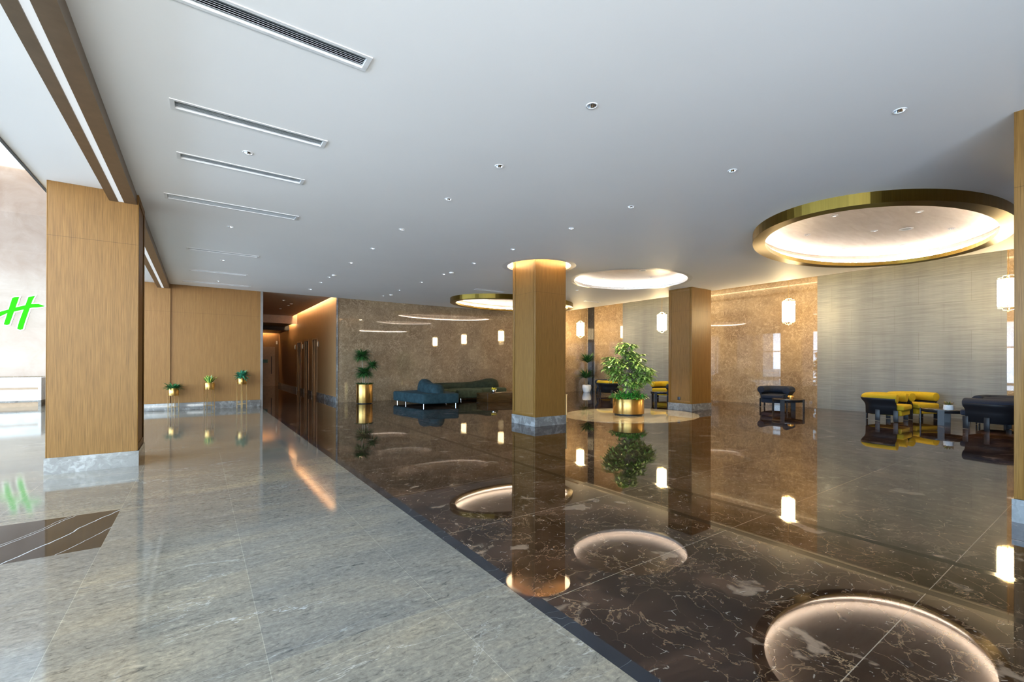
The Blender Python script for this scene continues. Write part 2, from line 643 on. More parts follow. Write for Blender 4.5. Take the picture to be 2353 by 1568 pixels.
# pale reception marble
t = NT('reception_marble')
p = t.pos()
f = t.noise(p, 1.1, 6, 0.65, 0.8)
sp = t.n('SeparateXYZ'); t.l(p, sp.inputs[0])
cb = t.n('CombineXYZ'); t.l(sp.outputs['X'], cb.inputs[0]); t.l(sp.outputs['Z'], cb.inputs[1])
br = t.n('TexBrick'); br.offset = 0.0
t.l(cb.outputs[0], br.inputs['Vector'])
br.inputs['Scale'].default_value = 1.0
br.inputs['Brick Width'].default_value = 1.9
br.inputs['Row Height'].default_value = 1.3
br.inputs['Mortar Size'].default_value = 0.006
br.inputs['Color1'].default_value = (0.95, 0.95, 0.95, 1)
br.inputs['Color2'].default_value = (1.04, 1.03, 1.02, 1)
br.inputs['Mortar'].default_value = (1.1, 1.1, 1.1, 1)
c = t.mix(1.0, t.ramp(f, [(0.3, (0.135, 0.092, 0.064)), (0.6, (0.175, 0.132, 0.102)), (0.8, (0.205, 0.166, 0.136))]), br.outputs['Color'], 'MULTIPLY')
t.set(c, 0.12, 0, 0.5)
M['reception'] = t.m
t = NT('white_desk_marble')
c = t.ramp(t.noise(t.pos((1, 1, 2)), 2.0, 6, 0.6, 1.5), [(0.3, (0.36, 0.365, 0.37)), (0.6, (0.48, 0.48, 0.485))])
t.set(c, 0.15, 0, 0.5)
M['white_marble'] = t.m

M['bronze'] = simple('bronze_panel', (0.17, 0.125, 0.085), 0.38, 0.55)
M['dark_metal'] = simple('dark_metal', (0.03, 0.03, 0.032), 0.35, 0.6)
M['white_metal'] = simple('white_metal', (0.72, 0.73, 0.74), 0.35)
M['louvre'] = simple('louvre_metal', (0.50, 0.54, 0.57), 0.45)
M['vent_back'] = simple('vent_back', (0.16, 0.175, 0.19), 0.7)
M['void'] = simple('duct_dark', (0.02, 0.022, 0.025), 0.8)
M['mirror_cup'] = simple('reflector_cup', (0.85, 0.86, 0.88), 0.12, 1.0)
M['chrome'] = simple('chrome', (0.75, 0.77, 0.8), 0.12, 1.0)
M['trim_grey'] = simple('grey_trim_metal', (0.17, 0.16, 0.155), 0.45, 0.2)


def brushed(name, col, rough):
    t = NT(name)
    f = t.noise(t.pos((60, 60, 1.5), obj=True), 1.0, 3)
    c = t.ramp(f, [(0.3, tuple(x * 0.9 for x in col)), (0.7, tuple(min(1, x * 1.06) for x in col))])
    t.set(c, rough, 1.0)
    t.bsdf.inputs['Anisotropic'].default_value = 0.95
    t.bsdf.inputs['Anisotropic Rotation'].default_value = 0.25
    tg = t.n('Tangent'); tg.direction_type = 'RADIAL'; tg.axis = 'Z'
    t.l(tg.outputs[0], t.bsdf.inputs['Tangent'])
    return t.m


M['brass'] = brushed('brushed_brass', (0.92, 0.58, 0.19), 0.42)
M['brass_pale'] = brushed('pale_brass', (0.80, 0.62, 0.33), 0.35)
M['gold_ring'] = brushed('ring_gold', (0.24, 0.165, 0.035), 0.4)
t = NT('champagne_leaf')
f = t.noise(t.pos((1.2, 6, 1), (0, 0, 0.3)), 1.5, 5, 0.65, 0.6)
t.set(t.ramp(f, [(0.3, (0.62, 0.54, 0.48)), (0.7, (0.76, 0.69, 0.63))]), 0.40, 0.1)
M['champagne'] = t.m

M['black_shell'] = simple('black_shell', (0.010, 0.010, 0.012), 0.45, 0.0, 0.2)
M['black_leg'] = simple('black_lacquer', (0.012, 0.012, 0.014), 0.4, 0.0, 0.25)


def fabric(name, a, b, scale=40, sheen=0.1, rough=0.85):
    t = NT(name)
    f = t.noise(t.pos(obj=True), scale, 4, 0.6)
    t.set(t.ramp(f, [(0.3, a), (0.7, b)]), rough, 0, 0.25)
    t.bsdf.inputs['Sheen Weight'].default_value = sheen
    t.bsdf.inputs['Sheen Roughness'].default_value = 0.4
    t.bsdf.inputs['Sheen Tint'].default_value = (*[min(1, x * 2 + 0.05) for x in b], 1)
    t.bump(f, 0.15, 0.003)
    return t.m


M['yellow'] = fabric('mustard_fabric', (0.29, 0.20, 0.006), (0.37, 0.26, 0.010), 60, 0.2)
M['navy'] = fabric('navy_fabric', (0.009, 0.013, 0.024), (0.014, 0.020, 0.036), 60, 0.15)
M['teal'] = fabric('teal_velvet', (0.004, 0.014, 0.018), (0.015, 0.037, 0.044), 7, 0.06)
M['green_velvet'] = fabric('green_velvet', (0.020, 0.028, 0.014), (0.055, 0.068, 0.036), 7, 0.10)
M['green_velvet_dark'] = fabric('dark_green_velvet', (0.010, 0.015, 0.008), (0.024, 0.032, 0.017), 7, 0.06)
M['brown_fabric'] = fabric('brown_fabric', (0.035, 0.020, 0.018), (0.05, 0.03, 0.026), 40, 0.3)
M['table_top'] = simple('table_top_brown', (0.055, 0.040, 0.028), 0.10)
t = NT('coffee_table_wood')
f = t.noise(t.pos((4, 4, 30)), 1.0, 4)
t.set(t.ramp(f, [(0.3, (0.04, 0.019, 0.005)), (0.7, (0.07, 0.034, 0.010))]), 0.22)
M['coffee'] = t.m


def leafm(name, a, b, rough=0.45, scale=14):
    t = NT(name)
    f = t.noise(t.pos(obj=True), scale, 3)
    isl = t.n('NewGeometry').outputs['Random Per Island']
    t.set(t.ramp(t.math('ADD', t.math('MULTIPLY', f, 0.5), t.math('MULTIPLY', isl, 0.5)), [(0.25, a), (0.75, b)]), rough, 0, 0.6)
    return t.m


M['leaf_tree'] = leafm('money_tree_leaf', (0.075, 0.20, 0.018), (0.46, 0.60, 0.15), 0.30, 9)
M['leaf_ground'] = leafm('ground_cover_leaf', (0.03, 0.20, 0.022), (0.085, 0.38, 0.05), 0.3)
M['leaf_dark'] = leafm('dark_leaf', (0.012, 0.060, 0.012), (0.035, 0.13, 0.025), 0.45)
M['leaf_teal'] = leafm('bluish_leaf', (0.02, 0.15, 0.085), (0.06, 0.28, 0.15), 0.35, 20)
M['leaf_deep'] = leafm('deep_green_leaf', (0.008, 0.075, 0.025), (0.03, 0.17, 0.055), 0.35, 20)
M['leaf_snake'] = leafm('snake_leaf', (0.012, 0.09, 0.012), (0.035, 0.19, 0.025), 0.35, 20)
M['leaf_rim'] = simple('leaf_rim', (0.62, 0.58, 0.10), 0.45)
M['succulent'] = leafm('reddish_succulent', (0.16, 0.05, 0.02), (0.10, 0.18, 0.04), 0.45, 60)
M['bark'] = simple('pale_bark', (0.20, 0.155, 0.105), 0.8)
M['soil'] = simple('soil', (0.03, 0.022, 0.015), 0.9)
M['white_pot'] = simple('white_ceramic', (0.75, 0.76, 0.77), 0.3)
M['yellow_petal'] = simple('yellow_petal', (0.85, 0.66, 0.04), 0.5)
M['plate_dark'] = simple('socket_plate', (0.03, 0.03, 0.035), 0.35)
M['white_plastic'] = simple('white_plastic', (0.75, 0.74, 0.70), 0.4)
M['cord'] = simple('cord_metal', (0.30, 0.20, 0.08), 0.35, 0.8)

WARM = (1.0, 0.62, 0.28)
WARM2 = (1.0, 0.76, 0.50)
M['led_ring'] = emit('ring_led', (1.0, 0.86, 0.72), 62.0)
M['led_recess'] = emit('recess_led', (1.0, 0.86, 0.72), 20.0)
M['led_pillar'] = emit('pillar_led', (1.0, 0.72, 0.42), 150.0)
M['led_corridor'] = emit('corridor_led', (1.0, 0.64, 0.32), 75.0)
M['led_bay_fill'] = emit('bay_fill_led', (1.0, 0.72, 0.40), 15.0)  # glow of the strip added over the bay as wall fill
M['led_beam'] = emit('beam_led', (0.92, 0.97, 1.0), 0.42)
M['lantern'] = emit('lantern_glow', (1.0, 0.75, 0.40), 66.0)
M['bulb_off'] = emit('lamp_face', (1.0, 0.93, 0.82), 0.9)
M['sign_green'] = emit('sign_green', (0.03, 0.60, 0.002), 0.36)
M['sign_green'].node_tree.nodes['Principled BSDF'].inputs['Specular IOR Level'].default_value = 0.05
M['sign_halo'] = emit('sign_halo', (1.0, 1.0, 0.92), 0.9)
M['led_atrium'] = emit('atrium_led', (1.0, 0.85, 0.66), 14.0)

# ------------------------------------------------------------------ room shell
H = 3.78
US, UR, VB = 13.43, 16.55, 16.75
BAY = 4.75

# floor: walkway of light marble, dark hall, thin border strips, dark band in the walkway
fl = MB()


def frect(x0, x1, y0, y1, mi):
    fl.add([(x0, y0, 0), (x1, y0, 0), (x1, y1, 0), (x0, y1, 0)], [(0, 1, 2, 3)], False, mi)


frect(-15, -0.62, -5, 4.70, 0); frect(-15, -0.62, 4.70, 5.80, 1); frect(-15, -0.62, 5.80, 22.2, 0)
frect(-0.62, 1.64, -5, 16.75, 0)
frect(1.64, 1.735, -5, 16.75, 2)
frect(1.735, 3.76, -5, 31.2, 3)
frect(1.60, 1.735, 16.75, 31.2, 3)
frect(3.76, 3.84, -5, 31.2, 4)
frect(3.84, 4.46, -5, 31.2, 3)
frect(4.46, 4.54, -5, 16.9, 4)
frect(4.54, 16.7, -5, 16.9, 3)
floor = struct(fl.build('floor', [M['floor_light'], M['band_marble'], M['black_marble'], M['floor_dark'], M['strip_marble']]))
inlay = MB().prism(ellipse(9.98, 8.36, 2.05, 1.68, 96), -0.004, 0.0015)
struct(inlay.build('trim_1', M['cream_marble']))

# ceiling with real openings for the rings, the recesses, the downlights and the vents
DL = []          # downlight positions (u, v)
ROWS = (1.30, 2.87, 4.40, 5.71, 7.47, 9.06, 10.65, 12.05, 13.80, 15.32)
for v in (5.74, 9.05, 12.13, 15.34):
    DL.append((0.44, v, 'between'))
for v in (2.88, 4.40, 5.71, 7.48, 9.08, 10.68, 12.83, 13.81, 15.32):
    DL.append((2.90, v, 'middle'))
for v in (1.30, 2.87, 4.41, 5.71, 7.46, 9.04, 10.62, 12.05, 13.80, 15.32):
    DL.append((5.26, v, 'right'))
DL.append((9.86, 10.44, 'recess'))
VENTS = [(0.43, 3.49, 1.30, 0.19), (0.44, 5.04, 1.32, 0.19), (0.445, 6.26, 1.31, 0.19), (0.45, 7.88, 1.70, 0.24),
         (0.43, 11.28, 1.30, 0.19), (0.43, 13.86, 1.28, 0.19), (0.45, 15.88, 1.70, 0.20),
         (7.68, 12.15, 1.10, 0.18), (12.15, 12.05, 0.78, 0.16)]
RINGS = [(9.90, 2.79, 2.68, 1.69), (9.84, 13.85, 2.58, 1.72)]
REC = (9.92, 8.34, 1.66, 1.44)
PREC = (6.71, 8.42, 0.766)


def filled(outer, holes, z, name, mat):
    """flat sheet with openings"""
    cu = bpy.data.curves.new(name, 'CURVE')
    cu.dimensions = '2D'; cu.fill_mode = 'BOTH'
    for poly in [outer] + holes:
        sp_ = cu.splines.new('POLY')
        sp_.points.add(len(poly) - 1)
        for q, (x, y) in zip(sp_.points, poly):
            q.co = (x, y, 0, 1)
        sp_.use_cyclic_u = True
    tmp = bpy.data.objects.new(name + '_curve', cu)
    COL.objects.link(tmp)
    dg = bpy.context.evaluated_depsgraph_get()
    me = bpy.data.meshes.new_from_object(tmp.evaluated_get(dg))
    bpy.data.objects.remove(tmp); bpy.data.curves.remove(cu)
    me.name = name
    bm = bmesh.new(); bm.from_mesh(me)
    for f in bm.faces:
        if f.normal.z > 0:
            f.normal_flip()
    for vtx in bm.verts:
        vtx.co.z = z
    bm.to_mesh(me); bm.free()
    me.materials.clear(); me.materials.append(mat)
    o = bpy.data.objects.new(name, me); COL.objects.link(o)
    return o


def rect(cx, cy, w, d):
    return [(cx - w / 2, cy - d / 2), (cx + w / 2, cy - d / 2), (cx + w / 2, cy + d / 2), (cx - w / 2, cy + d / 2)]


holes = [ellipse(cx, cy, a - 0.10, b - 0.10, 96) for cx, cy, a, b in RINGS]
holes.append(ellipse(*REC, 96))
holes.append(ellipse(PREC[0], PREC[1], PREC[2], PREC[2], 64))
holes += [ellipse(u, v, 0.042, 0.042, 16) for u, v, _ in DL]
holes += [rect(u, v, w - 0.05, d - 0.05) for u, v, w, d in VENTS]
struct(filled([(-1.69, -5), (US, -5), (US, VB), (-1.69, VB)], holes, H, 'ceiling', M['ceiling']))
up = MB().box(-1.69, US, -5, VB, 4.30, 4.40)
struct(up.build('ceiling_slab', M['void']))
bay = MB().box(US - 0.02, UR + 0.1, -5, VB + 0.1, BAY, BAY + 0.05)
struct(bay.build('ceiling_bay', M['ceiling']))
struct(MB().box(US - 0.03, US, -5, VB, H - 0.0005, BAY).build('wall_soffit', M['ceiling']))

# stone walls
struct(MB().box(4.07, UR + 0.12, VB, VB + 0.12, 0, BAY).build('wall_back', M['stone']))
wr = MB()
PAN = [(2.0, 6.18), (10.18, 14.36)]
cuts = [(-5, 2.0, 0), (2.0, 6.18, 1), (6.18, 10.18, 0), (10.18, 14.36, 1), (14.36, VB, 0)]
for a, b, mi in cuts:
    wr.box(UR, UR + 0.12, a, b, 0, BAY, mi)
struct(wr.build('wall_right', [M['stone'], M['grey_panel']]))
struct(MB().box(UR - 0.06, UR, 16.22, 16.62, 0, BAY).build('trim_2', M['black_marble']))
wf = MB()
wf.box(-1.69, -1.4, -5.12, -5.0, 0, BAY); wf.box(1.8, UR + 0.12, -5.12, -5.0, 0, BAY); wf.box(-1.4, 1.8, -5.12, -5.0, 3.3, BAY)
struct(wf.build('wall_front', M['wood_wall']))
wm = MB()
for k in range(5):
    wm.box(-1.4 + k * 0.8 - 0.03, -1.4 + k * 0.8 + 0.03, -5.09, -5.03, 0, 3.3)
wm.box(-1.4, 1.8, -5.09, -5.03, 2.4, 2.46); wm.box(-1.4, 1.8, -5.09, -5.03, 0, 0.08)
struct(wm.build('added_window_3', M['bronze']))  # mullions of the added opening behind the camera, sized for ceiling brightness

# wood wall on the left of the corridor, with its proud end panel and skirting
struct(MB().box(-1.90, 1.66, VB, VB + 0.12, 0, 3.79).build('wall_left', M['wood_wall']))
struct(MB().box(-1.90, -0.69, VB - 0.05, VB, 0.222, H - 0.001).build('trim_3', M['wood_wall']))
struct(MB().box(1.66, 1.73, VB - 0.03, VB + 0.14, 0, H - 0.001).build('trim_4', M['trim_grey']))
struct(MB().box(-1.90, 1.66, VB - 0.065, VB, 0, 0.22).build('baseboard_left', M['skirting'], bevel=0.006))
struct(MB().box(4.05, 4.10, VB - 0.03, VB + 0.02, 0, H - 0.001).build('trim_5', M['skirting']))

# corridor behind the wood wall
cw = MB()
doors = [(20.05, 20.92), (21.80, 22.70), (23.62, 24.55)]
y = VB + 0.02
for a, b in doors:
    cw.box(4.07, 4.20, y, a, 0, 4.3)
    cw.box(4.07, 4.20, a, b, 2.42, 4.3)
    y = b
cw.box(4.07, 4.20, y, 31.1, 0, 4.3)
struct(cw.build('wall_corridor_right', M['wood_dark']))
struct(MB().box(1.60, 1.72, VB + 0.12, 31.1, 0, 4.3).build('wall_corridor_left', M['wood_dark']))
struct(MB().box(1.60, 4.20, 31.0, 31.12, 0, 4.3).build('wall_corridor_end', M['wood_dark']))
struct(MB().box(1.60, 3.87, VB, 24.66, H, H + 0.04).build('ceiling_corridor', M['corridor_ceiling']))
struct(MB().box(1.60, 4.07, 24.66, 24.72, 3.39, 4.3).build('trim_6', M['corridor_ceiling']))
struct(MB().box(1.60, 3.87, 24.72, 27.15, 3.39, 3.43).build('ceiling_lift_lobby', M['dark_panel']))
struct(MB().box(1.60, 4.07, 27.15, 27.20, 3.20, 4.3).build('trim_7', M['void']))
struct(MB().box(1.60, 4.20, 27.20, 30.75, 3.23, 3.27).build('ceiling_corridor_end', M['dark_panel']))
struct(MB().box(1.55, 4.25, VB - 0.02, 31.2, 4.30, 4.34).build('ceiling_corridor_top', M['ceiling']))
bb = MB()
y = VB + 0.03
for a, b in doors:
    bb.box(4.045, 4.07, y, a - 0.06, 0, 0.2); y = b + 0.06
bb.box(4.045, 4.07, y, 31.0, 0, 0.2)
struct(bb.build('baseboard_corridor', M['skirting']))
for i, (a, b) in enumerate(doors):
    d = MB().box(4.17, 4.20, a, b, 0, 2.42)
    dr = struct(d.build('door_%d' % (i + 1), M['wood_edge'] if i == 0 else M['dark_metal']))
    fr = MB()
    fr.box(4.055, 4.10, a - 0.05, a, 0, 2.47); fr.box(4.055, 4.10, b, b + 0.05, 0, 2.47); fr.box(4.055, 4.10, a - 0.05, b + 0.05, 2.42, 2.48)
    fr.build('door_frame', M['wood_edge'], dr)
# far exit door at the corridor's end
d4 = struct(MB().box(2.75, 3.86, 30.94, 31.0, 0, 2.40).build('door_4', M['wood_edge']))
hd = MB().tube([(3.66, 30.90, 0.75), (3.66, 30.87, 0.8), (3.66, 30.87, 1.75), (3.66, 30.90, 1.8)], 0.018, 8)
hd.build('door_handle', M['dark_metal'], d4)
sg = MB().box(3.14, 3.46, 30.925, 30.94, 1.42, 1.62)
sg.build('door_sign', simple('sign_plate_green', (0.02, 0.10, 0.06), 0.4), d4)

# led strips hidden in the corridor coves
st = thing('cove_light', 'warm strip light hidden in the ceiling slot along the corridor side wall', 'light', (3.9, 17, 4.0))
MB().box(-0.02, 0.02, -0.2, 7.6, 0, 0.02).build('light_strip', M['led_corridor'], st)
st = thing('cove_light', 'warm strip light in the slot above the far lift doors', 'light', (3.9, 24.8, 3.55))
MB().box(-0.02, 0.02, 0, 2.3, 0, 0.02).build('light_strip', M['led_corridor'], st)
st = thing('cove_light', 'warm strip light above the exit door at the corridor end', 'light', (2.6, 30.82, 3.35))
MB().box(-0.9, 1.2, -0.02, 0.02, 0, 0.02).build('light_strip', M['led_corridor'], st)

# atrium with the reception, left of the bronze beam
ZA = 8.05
struct(MB().box(-15.0, -1.60, 22.0, 22.12, 0, 8.45).build('wall_reception', M['reception']))
struct(MB().box(-15.0, -1.69, -5, 21.55, ZA, ZA + 0.08).build('ceiling_atrium', M['ceiling']))
struct(MB().box(-15.0, -1.60, 21.4, 22.12, 8.45, 8.5).build('ceiling_atrium_cove', M['ceiling']))
struct(MB().box(-1.69, -1.60, -5, 22.0, H + 0.002, ZA + 0.4).build('wall_atrium_right', M['ceiling']))
struct(MB().box(-1.90, -1.78, VB + 0.12, 22.0, 0, 3.79).build('wall_lobby_end', M['wood_wall']))
struct(MB().box(-1.90, -1.60, VB, 22.0, 3.79, 3.9).build('trim_8', M['ceiling']))
struct(MB().box(-1.72, -1.69, -5, VB, H - 0.012, H + 0.06).build('trim_9', M['dark_metal']))
struct(MB().box(-15.0, -1.7, 21.97, 22.0, 0, 0.95).build('baseboard_reception', M['stone']))
st = thing('cove_light', 'warm strip light along the top of the tall reception wall', 'light', (-8, 21.6, 8.2))
MB().box(-6.9, 6.2, -0.03, 0.03, 0, 0.02).build('light_strip', M['led_atrium'], st)
# glazed sides of the atrium (bronze mullions; open panes towards the sky)
wm = MB()
for k in range(14):
    y = -5 + k * 27.0 / 13
    wm.box(-15.05, -14.93, y - 0.04, y + 0.04, 0, 8.05)
for z in (0.05, 2.7, 5.3, 8.0):
    wm.box(-15.05, -14.93, -5, 22, z - 0.05, z + 0.05)
struct(wm.build('window_1', M['bronze']))
wm = MB()
for k in range(7):
    x = -15 + k * 13.3 / 6
    wm.box(x - 0.04, x + 0.04, -5.06, -4.94, 0, 8.05)
for z in (0.05, 2.7, 5.3, 8.0):
    wm.box(-15, -1.7, -5.06, -4.94, z - 0.05, z + 0.05)
struct(wm.build('window_2', M['bronze']))

st = thing('cove_light', 'unseen warm strip light added behind the soffit edge to brighten the right wall', 'light', (13.5, 6.0, 4.60))
MB().box(-0.02, 0.03, -7.0, 10.5, 0, 0.03).build('light_strip', M['led_bay_fill'], st)  # added fill strip, out of view, that brightens the bay wall

# ------------------------------------------------------------------ ceiling beams
for name_lab, y0, y1, cut in (('bronze ceiling beam with white light strip, the near one running towards the camera', -5.0, 8.09, (1.0, 3.02)),
                              ('bronze ceiling beam with white light strip, between the big left pillar and the far wood wall', 8.93, VB - 0.051, (12.6,))):
    b = thing('ceiling_beam', name_lab, 'beam', (0, 0, 3.64), 0, 'bronze ceiling beams')
    m = MB()
    m.box(-1.00, -0.905, y0, y1, 0, 0.138); m.box(-0.845, -0.71, y0, y1, 0, 0.138)
    m.box(-0.905, -0.845, y0, y1, 0.03, 0.138)
    m.build('beam_cladding', M['bronze'], b)
    s_ = MB()
    ys = [y0, *cut, y1]
    for a, c_ in zip(ys[:-1], ys[1:]):
        s_.box(-0.902, -0.848, a + 0.006, c_ - 0.006, 0.004, 0.028)
    s_.build('light_strip', M['led_beam'], b)

# ------------------------------------------------------------------ pillars


def pillar(u0, u1, v0, v1, top, label):
    p_ = thing('pillar', label, 'pillar', ((u0 + u1) / 2, (v0 + v1) / 2, 0), 0, 'oak clad pillars')
    hw, hd = (u1 - u0) / 2, (v1 - v0) / 2
    MB().box(-hw + 0.012, hw - 0.012, -hd, hd, 0.20, top).build('cladding', M['wood'], p_)
    for s in (-1, 1):
        f = MB()
        x0, x1 = (hw - 0.012, hw) if s > 0 else (-hw, -hw + 0.012)
        f.box(x0, x1, -hd, -hd + 0.07, 0.215, top); f.box(x0, x1, hd - 0.09, hd, 0.215, top)
        f.box(x0, x1, -hd + 0.07, hd - 0.09, 0.215, 0.30); f.box(x0, x1, -hd + 0.07, hd - 0.09, top - 0.09, top)
        f.build('panel_frame', M['wood'], p_, bevel=0.003)
    m = MB()
    m.box(-hw - 0.012, hw + 0.012, -hd - 0.012, hd + 0.012, 0, 0.155)
    m.box(-hw - 0.007, hw + 0.007, -hd - 0.007, hd + 0.007, 0.155, 0.160)
    m.box(-hw - 0.012, hw + 0.012, -hd - 0.012, hd + 0.012, 0.160, 0.212)
    m.build('pillar_base', M['skirting'], p_)
    return p_


pillar(-1.60, -0.69, 8.09, 8.93, H, 'large oak clad pillar on grey marble base in the left foreground')
pillar(6.25, 7.17, 7.97, 8.87, 3.97, 'oak clad pillar with glowing round ceiling recess, in the middle of the hall')
pillar(12.25, 13.29, 7.93, 8.75, H, 'oak clad pillar behind the potted money tree')
pillar(6.15, 7.07, -0.20, 0.70, H, 'oak clad pillar cut off by the right edge of the photo')
so = thing('wall_socket', 'small dark socket plate low on the pillar behind the money tree', 'socket', (12.25, 8.37, 0.36))
MB().box(-0.012, 0.0, -0.045, 0.045, -0.05, 0.05).build('plate', M['plate_dark'], so, bevel=0.004)
MB().box(-0.016, -0.012, -0.025, 0.025, -0.03, 0.03).build('socket_insert', M['dark_metal'], so)

# ------------------------------------------------------------------ ceiling rings and recesses


def elat(m, cx, cy, prof, n=96, mi=0):
    """prof: (a, b, z) rings of an ellipse"""
    v = []
    for a, b, z in prof:
        v += [(cx + a * math.cos(2 * PI * k / n), cy + b * math.sin(2 * PI * k / n), z) for k in range(n)]
    f = []
    for j in range(len(prof) - 1):
        for k in range(n):
            f.append((j * n + k, j * n + (k + 1) % n, (j + 1) * n + (k + 1) % n, (j + 1) * n + k))
    m.add(v, f, False, mi)


for (cx, cy, a, b), lab in zip(RINGS, ('large gold oval ceiling ring glowing above the seats at right',
                                      'gold oval ceiling ring over the green sofa, partly behind the middle pillar')):
    r = thing('ceiling_ring', lab, 'ceiling light', (cx, cy, H), 0, 'gold oval ceiling rings')
    m = MB()
    elat(m, 0, 0, [(a, b, 0.0), (a, b, -0.16), (a - 0.20, b - 0.20, -0.16), (a - 0.20, b - 0.20, -0.085), (a - 0.06, b - 0.06, -0.085), (a - 0.06, b - 0.06, 0.0), (a, b, 0)])
    m.build('ring_body', M['gold_ring'], r)
    m = MB()
    m.add([(x, y, 0.075) for x, y in ellipse(0, 0, a - 0.07, b - 0.07, 96)], [tuple(range(95, -1, -1))])
    elat(m, 0, 0, [(a - 0.07, b - 0.07, -0.08), (a - 0.07, b - 0.07, 0.075)])
    m.build('ceiling_panel', M['champagne'], r)
    m = MB()
    elat(m, 0, 0, [(a - 0.115, b - 0.115, -0.078), (a - 0.09, b - 0.09, -0.078), (a - 0.09, b - 0.09, -0.06), (a - 0.115, b - 0.115, -0.06), (a - 0.115, b - 0.115, -0.078)])
    m.build('light_strip', M['led_ring'], r)

cx, cy, a, b = REC
r = thing('ceiling_recess', 'oval glowing ceiling recess above the potted money tree', 'ceiling light', (cx, cy, H))
m = MB()
elat(m, 0, 0, [(a, b, -0.004), (a, b, 0.07), (a + 0.12, b + 0.12, 0.07), (a + 0.12, b + 0.12, 0.0), (a + 0.015, b + 0.015, -0.004), (a, b, -0.004)])
m.build('recess_lip', M['white_metal'], r)
m = MB()
m.add([(x, y, 0.20) for x, y in ellipse(0, 0, a + 0.14, b + 0.14, 96)], [tuple(range(95, -1, -1))])
elat(m, 0, 0, [(a + 0.14, b + 0.14, 0.0), (a + 0.14, b + 0.14, 0.20)])
m.build('ceiling_panel', M['champagne'], r)
m = MB()
elat(m, 0, 0, [(a + 0.05, b + 0.05, 0.072), (a + 0.08, b + 0.08, 0.072), (a + 0.08, b + 0.08, 0.09), (a + 0.05, b + 0.05, 0.09), (a + 0.05, b + 0.05, 0.072)])
m.build('light_strip', M['led_recess'], r)

cx, cy, a = PREC
r = thing('ceiling_recess', 'round glowing ceiling recess around the head of the middle pillar', 'ceiling light', (cx, cy, H))
m = MB()
elat(m, 0, 0, [(a, a, -0.004), (a, a, 0.05), (a + 0.12, a + 0.12, 0.05), (a + 0.12, a + 0.12, 0.0), (a + 0.015, a + 0.015, -0.004), (a, a, -0.004)], 64)
m.build('recess_lip', M['white_metal'], r)
m = MB()
m.add([(x, y, 0.19) for x, y in ellipse(0, 0, a + 0.14, a + 0.14, 64)], [tuple(range(63, -1, -1))])
elat(m, 0, 0, [(a + 0.14, a + 0.14, 0.0), (a + 0.14, a + 0.14, 0.19)], 64)
m.build('ceiling_panel', M['white_metal'], r)
m = MB()
elat(m, 0, 0, [(a + 0.03, a + 0.03, 0.052), (a + 0.06, a + 0.06, 0.052), (a + 0.06, a + 0.06, 0.07), (a + 0.03, a + 0.03, 0.07), (a + 0.03, a + 0.03, 0.052)], 64)
m.build('light_strip', M['led_pillar'], r)

# ------------------------------------------------------------------ downlights
ORD = ('nearest', 'second', 'third', 'fourth', 'fifth', 'sixth', 'seventh', 'eighth', 'ninth', 'farthest')


def downlight0(z, label, group):
    d = thing('downlight', label, 'downlight', (0, 0, z), 0, group)
    MB().lathe([(0.041, 0.0), (0.041, -0.004), (0.047, -0.006), (0.052, -0.003), (0.053, 0.0)], 24).build('trim_ring', M['white_metal'], d)
    MB().lathe([(0.041, -0.001), (0.036, 0.025), (0.024, 0.06)], 20).build('reflector', M['mirror_cup'], d)
    m = MB(); m.add([(0.024 * math.cos(2 * PI * k / 16), 0.024 * math.sin(2 * PI * k / 16), 0.058) for k in range(16)], [tuple(range(15, -1, -1))])
    m.build('lamp_face', M['bulb_off'], d)
    return d


proto = None
cnt = {}
names = {'between': 'recessed downlight in the row between the ceiling vents, %s from the camera',
         'middle': 'recessed downlight in the middle ceiling row, %s from the camera',
         'right': 'recessed downlight in the ceiling row nearest the gold rings, %s from the camera',
         'recess': 'lone recessed downlight behind the oval ceiling recess'}
for u, v, k in DL:
    i = cnt.get(k, 0); cnt[k] = i + 1
    lab = names[k] % ORD[min(i, 9)] if '%s' in names[k] else names[k]
    if proto is None:
        proto = downlight0(H, lab, 'recessed ceiling downlights'); proto.location = (u, v, H)
    else:
        dup(proto, (u, v, H), 0, lab, 'recessed ceiling downlights')
SIDE = ('leftmost', 'second from left', 'third from left', 'fourth from left', 'fifth from left', 'sixth from left', 'rightmost')
ZP = H + 0.074
for i, (u, v) in enumerate([(9.25, 3.62), (8.42, 2.90), (9.96, 2.82), (9.28, 2.05), (11.00, 3.62), (11.60, 2.82), (10.9, 1.98)]):
    dup(proto, (u, v, ZP), 0, ('downlight in the panel of the big gold ring at right, %s') % ORD[i], 'downlights in the right gold ring')
for i, (u, v) in enumerate([(9.80, 9.25), (9.00, 8.32), (10.84, 8.36)]):
    d = dup(proto, (u, v, H + 0.199), 0, 'downlight in the panel of the oval recess, %s' % ('leftmost', 'middle', 'rightmost')[i], 'downlights in the oval recess')
    sl = bpy.data.lights.new('spot_beam', 'SPOT')
    sl.energy = 260; sl.color = (1.0, 0.86, 0.66); sl.spot_size = 1.1; sl.spot_blend = 0.5; sl.shadow_soft_size = 0.03
    so_ = bpy.data.objects.new('spot_beam', sl); COL.objects.link(so_)
    so_.parent = d; so_.location = (0, 0, -0.01)
    so_.rotation_euler = (Vector((9.92, 8.45, 1.2)) - Vector((u, v, H))).to_track_quat('-Z', 'Y').to_euler()
for i, (u, v) in enumerate([(9.0, 14.3), (9.9, 14.5), (10.6, 13.4)]):
    dup(proto, (u, v, ZP), 0, 'downlight in the gold ring over the green sofa, %s' % ('leftmost', 'middle', 'rightmost')[i], 'downlights in the far gold ring')


